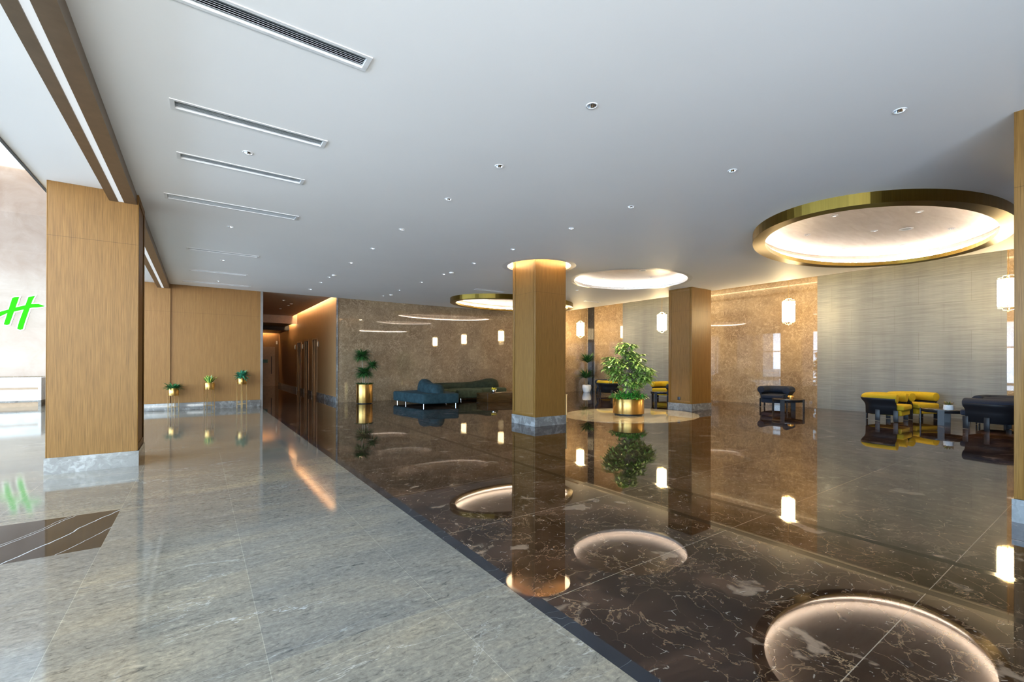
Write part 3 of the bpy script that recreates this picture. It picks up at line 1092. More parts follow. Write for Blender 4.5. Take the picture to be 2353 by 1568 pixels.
def speaker(u, v, z, lab):
    s_ = thing('ceiling_speaker', lab, 'speaker', (u, v, z), 0, 'round ceiling speakers')
    MB().lathe([(0.07, -0.001), (0.07, -0.006), (0.095, -0.008), (0.102, 0.0)], 28).build('speaker_rim', M['white_metal'], s_)
    m = MB(); m.add([(0.07 * math.cos(2 * PI * k / 28), 0.07 * math.sin(2 * PI * k / 28), -0.003) for k in range(28)], [tuple(range(27, -1, -1))])
    m.build('speaker_grille', M['louvre'], s_)


speaker(10.28, 2.45, ZP, 'round ceiling speaker in the panel of the big gold ring')
speaker(9.86, 7.86, H + 0.199, 'round ceiling speaker in the panel of the oval recess')
speaker(9.95, 13.9, ZP, 'round ceiling speaker in the far gold ring')
for (u, v), lab in (((5.33, 10.30), 'flat round smoke detector beside a downlight, left of the middle pillar'),
                    ((5.40, 14.90), 'flat round smoke detector above the brown stone wall'),
                    ((2.95, 12.45), 'flat round smoke detector in the middle ceiling row before the corridor'),
                    ((3.0, 19.5), 'flat round detector on the dark corridor ceiling')):
    s_ = thing('smoke_detector', lab, 'detector', (u, v, H), 0, 'smoke detectors on the ceiling')
    MB().lathe([(0.06, 0), (0.06, -0.012), (0.035, -0.028), (0.001, -0.03)], 24).build('detector_body', M['white_plastic'], s_)
for i, (u, v) in enumerate([(2.6, 18.6), (3.0, 20.2), (2.9, 21.6), (2.3, 22.8)]):
    s_ = thing('corridor_spotlight', 'small spotlight on the dark corridor ceiling, %s from the opening' % ORD[i], 'downlight', (u, v, H), 0, 'corridor spotlights')
    MB().lathe([(0.03, 0), (0.03, -0.01), (0.05, -0.012), (0.055, 0)], 20).build('trim_ring', M['white_metal'], s_)
    m = MB(); m.add([(0.03 * math.cos(2 * PI * k / 16), 0.03 * math.sin(2 * PI * k / 16), -0.004) for k in range(16)], [tuple(range(15, -1, -1))])
    m.build('lamp_face', M['bulb_off'], s_)

# ------------------------------------------------------------------ vents
vl = ['long slotted ceiling vent, %s from the camera in the row along the beam' % o for o in ('nearest', 'second', 'third', 'fourth', 'fifth', 'sixth', 'seventh')]
vl += ['short slotted ceiling vent left of the far gold ring', 'short slotted ceiling vent above the dark marble corner strip']
for (u, v, w, d), lab in zip(VENTS, vl):
    vt = thing('ceiling_vent', lab, 'vent', (u, v, H), 0, 'slotted ceiling vents')
    m = MB()
    hw, hd = w / 2, d / 2
    for x0, x1, y0, y1 in ((-hw, hw, -hd, -hd + 0.028), (-hw, hw, hd - 0.028, hd), (-hw, -hw + 0.035, -hd + 0.028, hd - 0.028), (hw - 0.035, hw, -hd + 0.028, hd - 0.028)):
        m.box(x0, x1, y0, y1, -0.007, 0.02)
    m.build('vent_frame', M['white_metal'], vt)
    m = MB()
    if w > 1.6:
        n_ = 14
        for k in range(n_):
            y = -hd + 0.03 + (k + 0.5) * (d - 0.06) / n_
            m.box(-hw + 0.035, hw - 0.035, y - 0.003, y + 0.003, 0.0, 0.012)
    else:
        n_ = 6
        for k in range(n_):
            y = -hd + 0.034 + (k + 0.5) * (d - 0.068) / n_
            m.obox((0, y, 0.014), (1, 0, 0), (0, 0.80, 0.60), (0, -0.60, 0.80), hw - 0.035, 0.013, 0.0012)
    m.build('louvre', M['louvre'], vt)
    MB().box(-hw + 0.026, hw - 0.026, -hd + 0.026, hd - 0.026, 0.06, 0.07).build('vent_backing', M['vent_back'], vt)

# ------------------------------------------------------------------ lantern pendants


def pendant(v, lab):
    p_ = thing('pendant_lantern', lab, 'pendant lamp', (15.0, v, 2.77), 0, 'lantern pendants along the right wall')
    m = MB()
    R, hh = 0.175, 0.61
    n = 8
    # four flat-ish glass leaves: an octagon with a seam between leaves
    for q in range(4):
        a0 = q * PI / 2 + 0.05 + PI / 4
        pts = [(R * math.cos(a0 + k * (PI / 2 - 0.1) / n), R * math.sin(a0 + k * (PI / 2 - 0.1) / n)) for k in range(n + 1)]
        vv = [(x, y, 0.0) for x, y in pts] + [(x, y, hh) for x, y in pts]
        m.add(vv, [(k, k + 1, n + 2 + k, n + 1 + k) for k in range(n)], True)
    m.build('lamp_shade', M['lantern'], p_)
    f = MB()
    for z in (-0.006, hh + 0.006):
        f.tube([(0.178 * math.cos(2 * PI * k / 32), 0.178 * math.sin(2 * PI * k / 32), z) for k in range(32)], 0.008, 6, closed=True)
    for q in range(4):
        a = q * PI / 2 + PI / 4
        f.tube([(0.180 * math.cos(a), 0.180 * math.sin(a), z) for z in (0, hh)], 0.004, 6)
    for sg_, z0 in ((1, hh), (-1, 0)):
        for q in range(2):
            a = q * PI / 2
            cs, sn = math.cos(a), math.sin(a)
            pr = [(-0.165, 0.01), (-0.165, 0.045), (-0.09, 0.05), (-0.085, 0.09), (-0.03, 0.095), (0.03, 0.095), (0.085, 0.09), (0.09, 0.05), (0.165, 0.045), (0.165, 0.01)]
            f.tube([(x * cs, x * sn, z0 + sg_ * z) for x, z in pr], 0.0075, 6)
    f.build('lantern_frame', M['brass_pale'], p_)
    MB().cyl((0, 0, 0), 0.022, -0.125, -0.09, 12).build('finial', M['brass_pale'], p_)
    MB().cyl((0, 0, 0), 0.006, hh + 0.09, BAY - 2.77, 8).build('hanging_rod', M['cord'], p_)
    MB().cyl((0, 0, 0), 0.05, BAY - 2.77 - 0.03, BAY - 2.77, 16).build('ceiling_rose', M['brass_pale'], p_)


pendant(15.62, 'glowing lantern pendant beside the dark marble strip, leftmost on the right wall')
pendant(11.02, 'glowing lantern pendant just left of the far wooden pillar')
pendant(6.39, 'glowing lantern pendant in front of bare brown wall, right of the far pillar')
pendant(1.79, 'glowing lantern pendant at the right edge, half behind the nearest pillar')

# ------------------------------------------------------------------ armchairs


def upath(fx, hw, bx, r, n=10):
    """U in plan: open at +x; hw half width; back at -bx; corner radius r"""
    pts = [(fx, -hw), ((fx - bx + r) / 2, -hw)]
    for k in range(n + 1):
        a = -PI / 2 - k * (PI / 2) / n
        pts.append((-bx + r + r * math.cos(a), -hw + r + r * math.sin(a)))
    pts.append((-bx, 0))
    for k in range(n + 1):
        a = PI - k * (PI / 2) / n
        pts.append((-bx + r + r * math.cos(a), hw - r + r * math.sin(a)))
    pts += [((fx - bx + r) / 2, hw), (fx, hw)]
    # this runs -y side -> back -> +y side, so the left normal points inward; sweep offsets use (-) for outward
    return pts


def armchair(label, fab, group):
    a = thing('armchair', label, 'armchair', (0, 0, 0), 0, group)
    # bolster
    pth = upath(0.36, 0.385, 0.34, 0.27)
    MB().tube([(x, y, 0.585) for x, y in pth], 0.112, 20).build('bolster', fab, a, bevel=0.012, seg=2)
    # outer shell: upright wall that flares out under the bolster
    prof = [(-0.03, 0.17), (0.025, 0.17), (0.03, 0.38), (0.055, 0.45), (0.105, 0.515), (0.134, 0.575), (0.124, 0.592), (0.105, 0.56), (0.055, 0.495), (0.0, 0.455), (-0.03, 0.38)]
    pth2 = upath(0.34, 0.37, 0.33, 0.26)
    MB().sweep(pth2, prof).build('shell', M['black_shell'], a)
    # seat base and cushion

    def seat(fx, hw, bx, r, z0, z1, nm, bev):
        q = upath(fx, hw, bx, r)
        MB().prism(q, z0, z1).build(nm, fab, a, bevel=bev, seg=4)
    seat(0.43, 0.335, 0.30, 0.22, 0.155, 0.285, 'seat_base', 0.025)
    seat(0.48, 0.335, 0.30, 0.22, 0.290, 0.425, 'seat_cushion', 0.045)
    for x, y, an in ((0.33, -0.405, 0), (0.33, 0.405, 0), (-0.03, -0.41, 0), (-0.03, 0.41, 0), (-0.372, 0.0, PI / 2)):
        lg = MB().obox((x, y, 0.15), (math.cos(an), math.sin(an), 0), (-math.sin(an), math.cos(an), 0), (0, 0, 1), 0.048, 0.010, 0.14)
        lg.build('leg', M['black_leg'], a, bevel=0.003)
    return a


ag = 'tub armchairs with rolled bolsters'
ay = armchair('mustard tub armchair with black shell seen side-on, left of the pair near the grey wall', M['yellow'], ag)
ay.location = (14.56, 3.90, 0); ay.rotation_euler = (0, 0, -PI / 2)
dup(ay, (15.70, 3.66, 0), -2.0, 'mustard tub armchair closest to the grey wall, behind the side-on mustard one', ag)
dup(ay, (14.77, 13.55, 0), 1.0, 'mustard tub armchair turned away, left of the potted money tree', ag)
dup(ay, (15.78, 11.40, 0), PI, 'mustard tub armchair between the money tree and the far pillar', ag)
an = armchair('navy tub armchair seen from its back side, nearest the right edge of the photo', M['navy'], ag)
an.location = (14.40, 1.90, 0); an.rotation_euler = (0, 0, PI / 2 - 0.28)
dup(an, (15.72, 1.95, 0), PI, 'navy tub armchair mostly hidden behind the navy one at the right edge', ag)
dup(an, (15.86, 7.10, 0), PI + 0.08, 'navy tub armchair alone against the brown wall beside a small table', ag)
dup(an, (15.55, 14.36, 0), PI + 0.3, 'navy tub armchair behind the mustard one, near the white plant pot', ag)
dup(an, (14.45, 9.72, 0), PI / 2, 'navy tub armchair peeking out behind the left edge of the far pillar', ag)


def side_table(label):
    t_ = thing('side_table', label, 'table', (0, 0, 0), 0, 'round side tables')
    MB().cyl((0, 0, 0), 0.435, 0.345, 0.368, 48).build('table_top', M['table_top'], t_, bevel=0.004)
    m = MB(); m.lathe([(0.425, 0.345), (0.425, 0.285), (0.410, 0.285), (0.410, 0.345)], 48); m.build('apron', M['black_leg'], t_)
    for k in range(4):
        a = k * PI / 2
        lg = MB().obox((0.428 * math.cos(a), 0.428 * math.sin(a), 0.18), (math.cos(a), math.sin(a), 0), (-math.sin(a), math.cos(a), 0), (0, 0, 1), 0.009, 0.06, 0.18)
        lg.build('leg', M['black_leg'], t_)
    return t_


tb = side_table('low black round table beside the lone navy armchair')
tb.location = (14.93, 6.37, 0); tb.rotation_euler = (0, 0, 0.06)
dup(tb, (14.84, 2.82, 0), 0.06, 'low black round table between the mustard and navy armchairs at right')
dup(tb, (14.62, 10.72, 0), 0.06, 'low black round table half hidden by the far pillar')

# ------------------------------------------------------------------ things on the tables
bw = thing('gold_bowl', 'small gold bowl of green moss on the table by the lone navy armchair', 'bowl', (14.95, 6.30, 0.368))
MB().lathe([(0.001, 0.0), (0.045, 0.0), (0.045, 0.012), (0.085, 0.055), (0.088, 0.075), (0.06, 0.105), (0.055, 0.105), (0.08, 0.075), (0.001, 0.07)], 28).build('bowl_body', M['brass'], bw)
m = MB()
for k in range(60):
    r_ = 0.05 * math.sqrt(random.random()); an_ = random.uniform(0, 2 * PI)
    m.leaf((r_ * math.cos(an_), r_ * math.sin(an_), 0.085), (random.uniform(-1, 1), random.uniform(-1, 1), 1.2), 0.04, 0.018, 0.6, 3)
m.build('moss', M['leaf_dark'], bw)

sp_ = thing('succulent_pot', 'small white pot with reddish succulent on the table near the right edge', 'potted plant', (14.60, 2.70, 0.368))
MB().lathe([(0.001, 0), (0.10, 0), (0.088, 0.10), (0.092, 0.115), (0.082, 0.115), (0.078, 0.09), (0.001, 0.09)], 28).build('pot', M['white_pot'], sp_)
m = MB()
for k in range(46):
    an_ = random.uniform(0, 2 * PI); e_ = random.uniform(0.1, 1.2)
    m.leaf((0.02 * math.cos(an_), 0.02 * math.sin(an_), 0.10), (math.cos(an_), math.sin(an_), e_), random.uniform(0.09, 0.15), 0.03, 0.2, 4)
m.build('succulent', M['succulent'], sp_)

fp = thing('flower_pot', 'small silver pot of yellow flowers on the brown coffee table', 'potted plant', (9.12, 14.15, 0.32))
MB().lathe([(0.001, 0), (0.075, 0), (0.09, 0.14), (0.08, 0.14), (0.07, 0.12), (0.001, 0.12)], 24).build('pot', M['chrome'], fp)
m = MB()
for k in range(40):
    an_ = random.uniform(0, 2 * PI)
    m.leaf((0.03 * math.cos(an_), 0.03 * math.sin(an_), 0.12), (math.cos(an_), math.sin(an_), random.uniform(0.1, 1.5)), random.uniform(0.08, 0.13), 0.05, 0.5, 4)
m.build('flowers', M['yellow_petal'], fp)

# ------------------------------------------------------------------ sofas


def hump(path, ws, hs, z, n=20):
    """half-round bolster lofted along a plan path"""
    secs = []
    m_ = len(path)
    for i, (x, y) in enumerate(path):
        a_, b_ = path[max(i - 1, 0)], path[min(i + 1, m_ - 1)]
        tx, ty = b_[0] - a_[0], b_[1] - a_[1]
        L_ = math.hypot(tx, ty); nx, ny = -ty / L_, tx / L_
        ring = []
        for k in range(n):
            an_ = 2 * PI * k / n
            cc, ss = math.cos(an_), math.sin(an_)
            ex = abs(cc) ** 0.7 * (1 if cc > 0 else -1)
            ez = abs(ss) ** 0.75 * (1 if ss > 0 else -1)
            zz = z + hs[i] * ez if ez > 0 else z + 0.02 * ez
            ring.append((x + nx * ex * ws[i], y + ny * ex * ws[i], zz))
        secs.append(ring)
    return MB().loft(secs)


def rpoly(pts, r, n=5):
    """polygon with rounded corners"""
    out = []
    m_ = len(pts)
    for i in range(m_):
        p0, p1, p2 = Vector(pts[i - 1]), Vector(pts[i]), Vector(pts[(i + 1) % m_])
        a_ = p1 + (p0 - p1).normalized() * r
        c_ = p1 + (p2 - p1).normalized() * r
        for k in range(n + 1):
            t_ = k / n
            q = a_ * (1 - t_) ** 2 + p1 * 2 * t_ * (1 - t_) + c_ * t_ ** 2
            out.append((q.x, q.y))
    return out


sf = thing('sofa', 'teal velvet island sofa with rolled bolster, in front of the brown stone wall', 'sofa', (0, 0, 0), 0, 'velvet sofas')
foot = [(5.72, 15.62), (5.99, 13.58), (7.20, 13.30), (7.42, 14.5), (7.15, 15.75)]
MB().prism(rpoly(foot, 0.10), 0.09, 0.425).build('seat', M['teal'], sf, bevel=0.055, seg=4)
pa = [(6.86, 15.55), (6.84, 15.50), (6.80, 15.38), (6.72, 15.1), (6.66, 14.8), (6.62, 14.5), (6.60, 14.2), (6.62, 13.95), (6.66, 13.74), (6.685, 13.66), (6.69, 13.62)]
hs = [0.12, 0.30, 0.40, 0.445, 0.43, 0.36, 0.32, 0.315, 0.30, 0.24, 0.10]
ws = [0.06, 0.16, 0.21, 0.24, 0.24, 0.22, 0.21, 0.21, 0.20, 0.16, 0.06]
hump(pa, ws, hs, 0.415).build('bolster', M['teal'], sf)
for x, y in ((5.86, 15.50), (5.90, 14.80), (6.07, 13.68), (7.12, 13.42), (7.30, 14.5), (7.08, 15.6)):
    MB().cyl((x, y, 0), 0.014, 0, 0.1, 12).build('leg', M['chrome'], sf)

gs = thing('sofa', 'long green velvet sofa with wavy bolster against the brown stone wall', 'sofa', (0, 0, 0), 0, 'velvet sofas')
for q in ([(7.35, 15.05), (8.02, 14.98), (8.06, 16.45), (7.35, 16.45)], [(8.07, 14.92), (9.10, 14.90), (9.12, 16.45), (8.10, 16.45)], [(9.14, 15.20), (10.52, 15.30), (10.50, 16.45), (9.15, 16.45)]):
    MB().prism(rpoly(q, 0.10), 0.09, 0.425).build('seat', M['green_velvet'], gs, bevel=0.06, seg=4)
pa = [(7.30, 16.05), (7.36, 16.05), (7.6, 16.08), (8.2, 16.12), (8.8, 16.12), (9.2, 16.10), (9.6, 16.05), (9.95, 16.02), (10.2, 16.02), (10.38, 16.03), (10.46, 16.04), (10.50, 16.04)]
hs = [0.10, 0.20, 0.235, 0.235, 0.235, 0.25, 0.30, 0.375, 0.38, 0.33, 0.24, 0.10]
ws = [0.08, 0.18, 0.22, 0.22, 0.22, 0.22, 0.24, 0.27, 0.27, 0.24, 0.17, 0.06]
hump(pa, ws, hs, 0.415).build('bolster', M['green_velvet_dark'], gs)
for x, y in ((7.5, 15.2), (8.2, 15.05), (9.0, 15.05), (10.4, 15.45), (10.4, 16.3), (7.5, 16.3)):
    MB().cyl((x, y, 0), 0.014, 0, 0.1, 12).build('leg', M['chrome'], gs)

ct = thing('coffee_table', 'low brown faceted coffee table in front of the green sofa', 'table', (0, 0, 0))
poly = [(8.64, 14.62), (8.74, 13.98), (9.20, 13.98), (9.60, 13.78), (10.20, 14.05), (10.25, 14.55), (9.6, 14.75)]
MB().prism(poly, 0.0, 0.295).build('table_body', M['coffee'], ct, bevel=0.004)
MB().prism([(9.35 + (x - 9.35) * 1.01, 14.3 + (y - 14.3) * 1.01) for x, y in poly], 0.295, 0.32).build('table_top', M['coffee'], ct, bevel=0.004)
po = thing('ottoman', 'dark brown round ottoman half hidden behind the middle pillar', 'ottoman', (11.05, 14.75, 0))
MB().cyl((0, 0, 0), 0.40, 0, 0.06, 32).build('base', M['black_leg'], po)
MB().lathe([(0.001, 0.06), (0.46, 0.06), (0.50, 0.12), (0.50, 0.30), (0.44, 0.38), (0.25, 0.42), (0.001, 0.43)], 40).build('cushion', M['brown_fabric'], po)

# ------------------------------------------------------------------ plants
tr = thing('money_tree', 'bushy money tree in a wide gold planter on the cream floor disc', 'potted plant', (9.96, 8.43, 0))
MB().lathe([(0.001, 0), (0.385, 0), (0.385, 0.05), (0.001, 0.05)], 48).build('planter_foot', M['dark_metal'], tr)
MB().lathe([(0.001, 0.045), (0.43, 0.045), (0.43, 0.455), (0.415, 0.46), (0.41, 0.40), (0.001, 0.40)], 64).build('planter', M['brass'], tr)
MB().cyl((0, 0, 0), 0.408, 0.39, 0.42, 32).build('soil', M['soil'], tr)
m = MB()
for x, y, tx, ty, h_ in ((-0.06, 0.03, -0.02, 0.0, 1.05), (0.05, -0.04, 0.05, 0.03, 1.0), (0.18, 0.06, 0.16, 0.05, 0.85), (-0.03, -0.10, -0.10, -0.06, 0.9)):
    m.tube([(x, y, 0.40), (x * 0.9 + 0.01, y, 0.55), (tx * 0.7, ty * 0.9, 0.8), (tx, ty, h_), (tx * 1.4, ty * 1.4, h_ + 0.25)], [0.055, 0.05, 0.045, 0.035, 0.02], 10)
rnd = random.Random(11)
clus = []
RV = (0.818, -0.575)
LOBES = [(0.0, 1.30, 0.40, 0.42, 62), (-0.42, 1.42, 0.24, 0.26, 30), (-0.30, 1.10, 0.24, 0.24, 24), (0.40, 1.22, 0.27, 0.24, 34),
         (0.45, 1.02, 0.20, 0.20, 16), (-0.08, 1.86, 0.25, 0.22, 30), (0.10, 0.95, 0.34, 0.20, 34), (0.06, 0.78, 0.28, 0.14, 22), (0.18, 1.60, 0.26, 0.20, 20)]
for off, zc, rh, rz_, n_c in LOBES:
    for k in range(n_c):
        d_ = Vector((rnd.gauss(0, 1), rnd.gauss(0, 1), rnd.gauss(0, 1))).normalized() * rnd.uniform(0.5, 1.0)
        clus.append((off * RV[0] + d_.x * rh, off * RV[1] + d_.y * rh, zc + d_.z * rz_))
rnd.shuffle(clus)
for c_ in clus[:70]:
    z0 = max(0.7, c_[2] - 0.25)
    m.tube([(c_[0] * 0.1, c_[1] * 0.1, z0 - 0.1), (c_[0] * 0.5, c_[1] * 0.5, z0 + 0.05), c_], [0.012, 0.008, 0.004], 5)
m.build('trunk', M['bark'], tr)
m = MB()
for c_ in clus:
    nl = rnd.choice((5, 6, 6, 7))
    a0 = rnd.uniform(0, 2 * PI)
    ox, oy = c_[0] * 0.7, c_[1] * 0.7
    for k in range(nl):
        a_ = a0 + 2 * PI * k / nl
        d_ = (math.cos(a_) + ox, math.sin(a_) + oy, rnd.uniform(-0.25, 0.35))
        m.leaf(c_, d_, rnd.uniform(0.18, 0.27), rnd.uniform(0.055, 0.085), rnd.uniform(0.5, 1.3), 5, 0.5)
m.build('foliage', M['leaf_tree'], tr)
m = MB()
for k in range(620):
    a_ = rnd.uniform(0, 2 * PI); r_ = 0.46 * math.sqrt(rnd.random())
    z = 0.46 + 0.17 * (1 - (r_ / 0.5) ** 2) * rnd.uniform(0.3, 1)
    m.leaf((r_ * math.cos(a_), r_ * math.sin(a_), z), (math.cos(a_) + rnd.uniform(-0.8, 0.8), math.sin(a_) + rnd.uniform(-0.8, 0.8), rnd.uniform(0.0, 1.0)), rnd.uniform(0.10, 0.17), rnd.uniform(0.04, 0.06), rnd.uniform(0.6, 1.4), 4)
m.build('ground_cover', M['leaf_ground'], tr)


def crown(m, c, n, L, W, rn, up=0.2):
    for k in range(n):
        a_ = rn.uniform(0, 2 * PI); e_ = rn.uniform(-0.5, 1.2) + up
        m.leaf(c, (math.cos(a_), math.sin(a_), e_), L * rn.uniform(0.75, 1.1), W, rn.uniform(0.5, 1.2), 6, 0.3)


dr = thing('dracaena', 'dracaena with three spiky tufts in a tall gold planter by the corridor', 'potted plant', (4.83, 15.98, 0))
MB().lathe([(0.001, 0), (0.24, 0), (0.24, 0.03), (0.001, 0.03)], 40).build('planter_foot', M['dark_metal'], dr)
MB().lathe([(0.001, 0.028), (0.28, 0.028), (0.28, 0.675), (0.27, 0.68), (0.265, 0.62), (0.001, 0.62)], 56).build('planter', M['brass'], dr)
MB().cyl((0, 0, 0), 0.264, 0.615, 0.64, 28).build('soil', M['soil'], dr)
m = MB()
m.tube([(-0.04, 0.02, 0.62), (-0.05, 0.02, 1.1), (-0.09, 0.0, 1.70)], [0.024, 0.02, 0.018], 8)
m.tube([(0.06, 0.0, 0.62), (0.12, -0.04, 0.9), (0.24, -0.10, 1.34)], [0.024, 0.02, 0.016], 8)
m.tube([(0.0, -0.06, 0.62), (-0.02, -0.08, 1.0)], [0.024, 0.018], 8)
m.build('stem', M['bark'], dr)
m = MB(); rn = random.Random(3)
crown(m, (-0.09, 0.0, 1.66), 300, 0.42, 0.034, rn)
crown(m, (-0.03, -0.08, 1.08), 300, 0.42, 0.034, rn, 0.1)
crown(m, (0.24, -0.10, 1.32), 170, 0.33, 0.030, rn)
m.build('leaves', M['leaf_dark'], dr)
m = MB()
for k in range(90):
    a_ = rn.uniform(0, 2 * PI); r_ = 0.25 * math.sqrt(rn.random())
    m.leaf((r_ * math.cos(a_), r_ * math.sin(a_), 0.67), (math.cos(a_), math.sin(a_), rn.uniform(0.4, 1.4)), 0.14, 0.04, 1.2, 4)
m.build('ground_cover', M['leaf_dark'], dr)

yu = thing('yucca', 'two-tiered yucca in a fluted white pot by the dark marble strip', 'potted plant', (15.75, 15.95, 0))
prof = [(0.001, 0), (0.155, 0), (0.16, 0.03), (0.205, 0.15), (0.222, 0.24), (0.215, 0.33), (0.195, 0.375), (0.18, 0.375), (0.17, 0.33), (0.001, 0.33)]
pm = MB(); n_ = 72
vv = []
for r_, z in prof:
    for k in range(n_):
        q = r_ * (1 + (0.018 * math.cos(18 * 2 * PI * k / n_) if r_ > 0.1 else 0))
        vv.append((q * math.cos(2 * PI * k / n_), q * math.sin(2 * PI * k / n_), z))
pm.add(vv, [(j * n_ + k, j * n_ + (k + 1) % n_, (j + 1) * n_ + (k + 1) % n_, (j + 1) * n_ + k) for j in range(len(prof) - 1) for k in range(n_)], True)
pm.build('pot', M['white_pot'], yu)
m = MB(); m.tube([(0.02, 0.0, 0.32), (0.05, 0.0, 1.0), (0.06, 0.0, 1.50)], [0.028, 0.024, 0.02], 8)
m.tube([(-0.05, 0.02, 0.32), (-0.06, 0.02, 0.7)], [0.026, 0.02], 8)
m.build('stem', M['bark'], yu)
m = MB(); rn = random.Random(5)
crown(m, (0.06, 0, 1.46), 130, 0.66, 0.042, rn, 1.0)
crown(m, (-0.03, 0.02, 0.70), 150, 0.66, 0.042, rn, 0.8)
m.build('leaves', M['leaf_dark'], yu)


def stand(u, v, zp, ph, r, label, kind, seed, rz):
    s_ = thing('plant_stand', label, 'potted plant', (u, v, 0), rz, 'brass plant stands by the wood wall')
    rn_ = random.Random(seed)
    for k in range(4):
        a_ = PI / 4 + k * PI / 2
        MB().box(-0.007, 0.007, -0.007, 0.007, 0, zp + 0.07).build('leg', M['brass_pale'], s_, loc=((r + 0.005) * math.cos(a_), (r + 0.005) * math.sin(a_), 0))
    m_ = MB()
    e_ = (r + 0.005) * math.cos(PI / 4)
    for z in (0.13, zp - 0.006):
        for sx, sy in ((0, 1), (0, -1), (1, 0), (-1, 0)):
            if sx == 0:
                m_.box(-e_, e_, sy * e_ - 0.005, sy * e_ + 0.005, z - 0.005, z + 0.005)
            else:
                m_.box(sx * e_ - 0.005, sx * e_ + 0.005, -e_, e_, z - 0.005, z + 0.005)
    m_.build('stretcher', M['brass_pale'], s_)
    MB().lathe([(0.001, zp), (r, zp), (r, zp + ph), (r - 0.006, zp + ph), (r - 0.008, zp + ph - 0.03), (0.001, zp + ph - 0.03)], 40).build('pot', M['brass'], s_)
    m_ = MB()
    zt = zp + ph - 0.02
    if kind == 'fern':
        for k in range(110):
            a_ = rn_.uniform(0, 2 * PI); e2 = rn_.uniform(0.15, 1.3)
            m_.leaf((0.05 * math.cos(a_), 0.05 * math.sin(a_), zt), (math.cos(a_), math.sin(a_), e2), rn_.uniform(0.16, 0.30), 0.045, rn_.uniform(0.5, 1.1), 6)
        m_.build('foliage', M['leaf_deep'], s_)
    elif kind == 'snake':
        for k in range(20):
            a_ = 2.4 * k + rn_.uniform(-0.1, 0.1); e2 = 0.9 + 2.6 * (k / 19.0)
            m_.leaf((0.045 * math.cos(a_), 0.045 * math.sin(a_), zt), (math.cos(a_), math.sin(a_), e2), rn_.uniform(0.20, 0.27), 0.075, -0.3, 7, 0.5, 0, 0.45, 1)
        m_.build('foliage', [M['leaf_snake'], M['leaf_rim']], s_)
    else:
        for k in range(120):
            a_ = rn_.uniform(0, 2 * PI); e2 = rn_.uniform(-0.1, 2.0)
            m_.leaf((0.04 * math.cos(a_), 0.04 * math.sin(a_), zt + rn_.uniform(0, 0.1)), (math.cos(a_), math.sin(a_), e2), rn_.uniform(0.16, 0.26), 0.06, rn_.uniform(0.6, 1.3), 6)
        m_.build('foliage', M['leaf_teal'], s_)


stand(-0.60, 16.40, 0.47, 0.21, 0.125, 'shortest brass plant stand with spreading dark green plant', 'fern', 1, 0.55)
stand(0.27, 16.42, 0.62, 0.20, 0.135, 'middle brass plant stand with yellow-edged snake plant', 'snake', 2, 0.35)
stand(1.12, 16.42, 0.76, 0.20, 0.125, 'tallest brass plant stand with bushy bluish green plant', 'bush', 3, 0.60)

# ------------------------------------------------------------------ small things
ps = thing('barrier_post', 'thin pale brass post standing beside the middle pillar base', 'post', (7.46, 8.27, 0))
MB().cyl((0, 0, 0), 0.021, 0.012, 0.655, 20).build('post_tube', M['brass_pale'], ps)
MB().cyl((0, 0, 0), 0.030, 0.655, 0.672, 20).build('post_cap', M['brass_pale'], ps)
MB().cyl((0, 0, 0), 0.028, 0.0, 0.012, 20).build('post_foot', M['brass_pale'], ps)
for (v, z), lab in (((25.13, 2.23), 'small lit lift panel left of the farthest corridor doorway'), ((23.15, 2.20), 'small lit lift panel between the two far corridor doorways'), ((19.83, 2.21), 'small lit lift panel right of the nearest corridor doorway')):
    l_ = thing('lift_indicator', lab, 'indicator', (4.07, v, z), 0, 'lift indicator panels')
    MB().box(-0.03, 0.0, -0.06, 0.06, -0.11, 0.11).build('indicator_housing', M['trim_grey'], l_, bevel=0.004)
    MB().box(-0.034, -0.03, -0.045, 0.045, -0.08, 0.08).build('indicator_face', emit('indicator_%d' % int(v), (1.0, 0.75, 0.45), 0.25), l_)
sw = thing('wall_switch', 'small white switch plate high on the corridor end wall', 'switch', (4.0, 31.0, 2.67))
MB().box(-0.08, 0.0, -0.02, 0.0, -0.1, 0.1).build('switch_plate', M['white_plastic'], sw)

# reception desk
dk = thing('reception_desk', 'white marble reception desk with gold slot, behind the left pillar', 'desk', (-8.0, 20.6, 0))
m = MB()
m.box(-5.5, 3.83, 0, 0.9, 0.62, 0.93); m.box(-5.5, 3.83, 0, 0.9, 0.20, 0.55)
m.box(3.76, 3.83, 0, 0.9, 0.55, 0.62); m.box(-5.5, 3.76, 0.04, 0.9, 0.55, 0.62)
m.build('desk_body', M['white_marble'], dk)
MB().box(-5.5, 3.755, 0.032, 0.042, 0.545, 0.625).build('slot_inlay', M['bronze'], dk)
MB().box(-5.5, 3.83, -0.01, 0.9, 0.145, 0.20).build('plinth_band', M['black_marble'], dk)
MB().box(-5.5, 3.76, 0.06, 0.85, 0.0, 0.145).build('plinth', M['bronze'], dk)
MB().box(3.76, 3.83, 0.0, 0.9, 0.0, 0.145).build('plinth_end', M['black_marble'], dk)

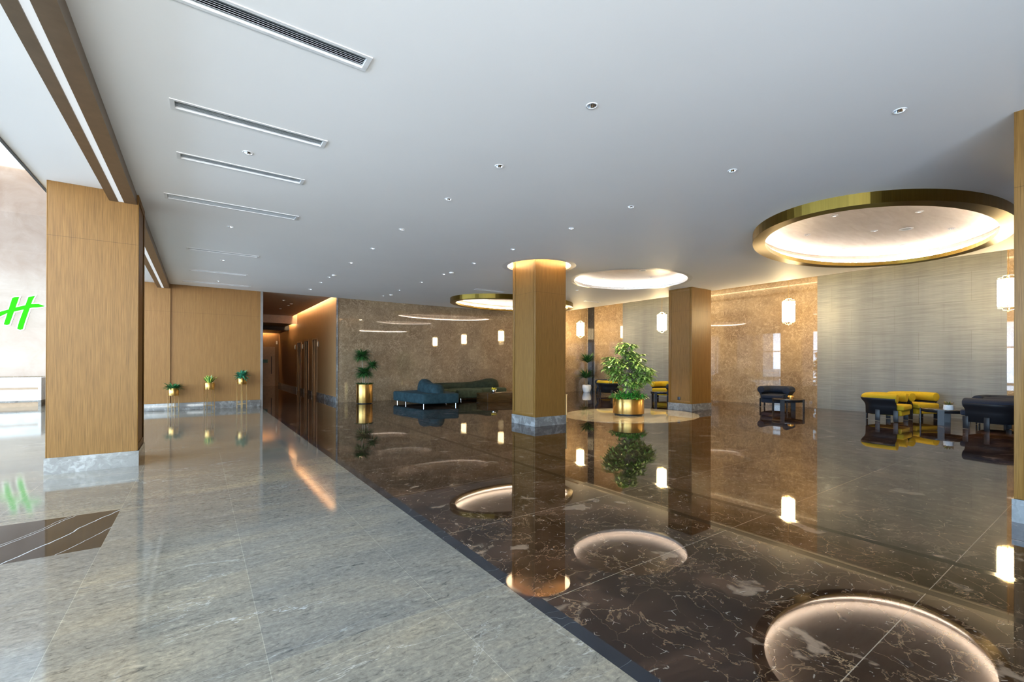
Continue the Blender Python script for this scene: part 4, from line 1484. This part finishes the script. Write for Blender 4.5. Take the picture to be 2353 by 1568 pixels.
# green backlit letter on the reception wall
SL = [(-5.141, 3.585), (-5.088, 3.627), (-4.98, 3.646), (-5.008, 3.518), (-5.206, 2.695), (-5.269, 2.671), (-5.333, 2.688), (-5.298, 2.846)]
SR = [(-4.762, 3.66), (-4.607, 3.711), (-4.669, 3.546), (-4.839, 2.819), (-4.893, 2.553), (-4.958, 2.524), (-5.023, 2.558), (-4.977, 2.812)]
SX = [(-5.543, 3.047), (-5.404, 3.113), (-5.193, 3.216), (-4.943, 3.329), (-4.687, 3.423), (-4.52, 3.441), (-4.351, 3.374), (-4.539, 3.317), (-4.687, 3.295), (-5.05, 3.153), (-5.264, 3.066), (-5.404, 2.963), (-5.542, 2.883)]


def offset_poly(poly, d):
    n_ = len(poly)
    ar = sum(poly[i - 1][0] * poly[i][1] - poly[i][0] * poly[i - 1][1] for i in range(n_))
    s = 1 if ar > 0 else -1
    out = []
    for i in range(n_):
        p0, p1, p2 = poly[i - 1], poly[i], poly[(i + 1) % n_]
        e1 = Vector((p1[0] - p0[0], p1[1] - p0[1])).normalized(); e2 = Vector((p2[0] - p1[0], p2[1] - p1[1])).normalized()
        n1 = Vector((e1.y, -e1.x)) * s; n2 = Vector((e2.y, -e2.x)) * s
        b_ = (n1 + n2); b_ = b_.normalized() * d / max(0.55, math.sqrt(max(0.01, (1 + n1.dot(n2)) / 2)))
        out.append((p1[0] + b_.x, p1[1] + b_.y))
    return out


def slab(m, poly, y0, y1):
    n_ = len(poly)
    ar = sum(poly[i - 1][0] * poly[i][1] - poly[i][0] * poly[i - 1][1] for i in range(n_))
    if ar < 0:
        poly = poly[::-1]
    v = [(x, y0, z) for x, z in poly] + [(x, y1, z) for x, z in poly]
    m.add(v, [tuple(range(n_)), tuple(range(2 * n_ - 1, n_ - 1, -1))] + [((i + 1) % n_, i, n_ + i, n_ + (i + 1) % n_) for i in range(n_)])


sgn = thing('wall_sign', 'green backlit letter H sign on the pale reception wall', 'sign', (0, 0, 0))
m = MB()
slab(m, SL, 21.945, 21.97); slab(m, SR, 21.945, 21.97); slab(m, SX, 21.943, 21.97)
m.build('letter', M['sign_green'], sgn)
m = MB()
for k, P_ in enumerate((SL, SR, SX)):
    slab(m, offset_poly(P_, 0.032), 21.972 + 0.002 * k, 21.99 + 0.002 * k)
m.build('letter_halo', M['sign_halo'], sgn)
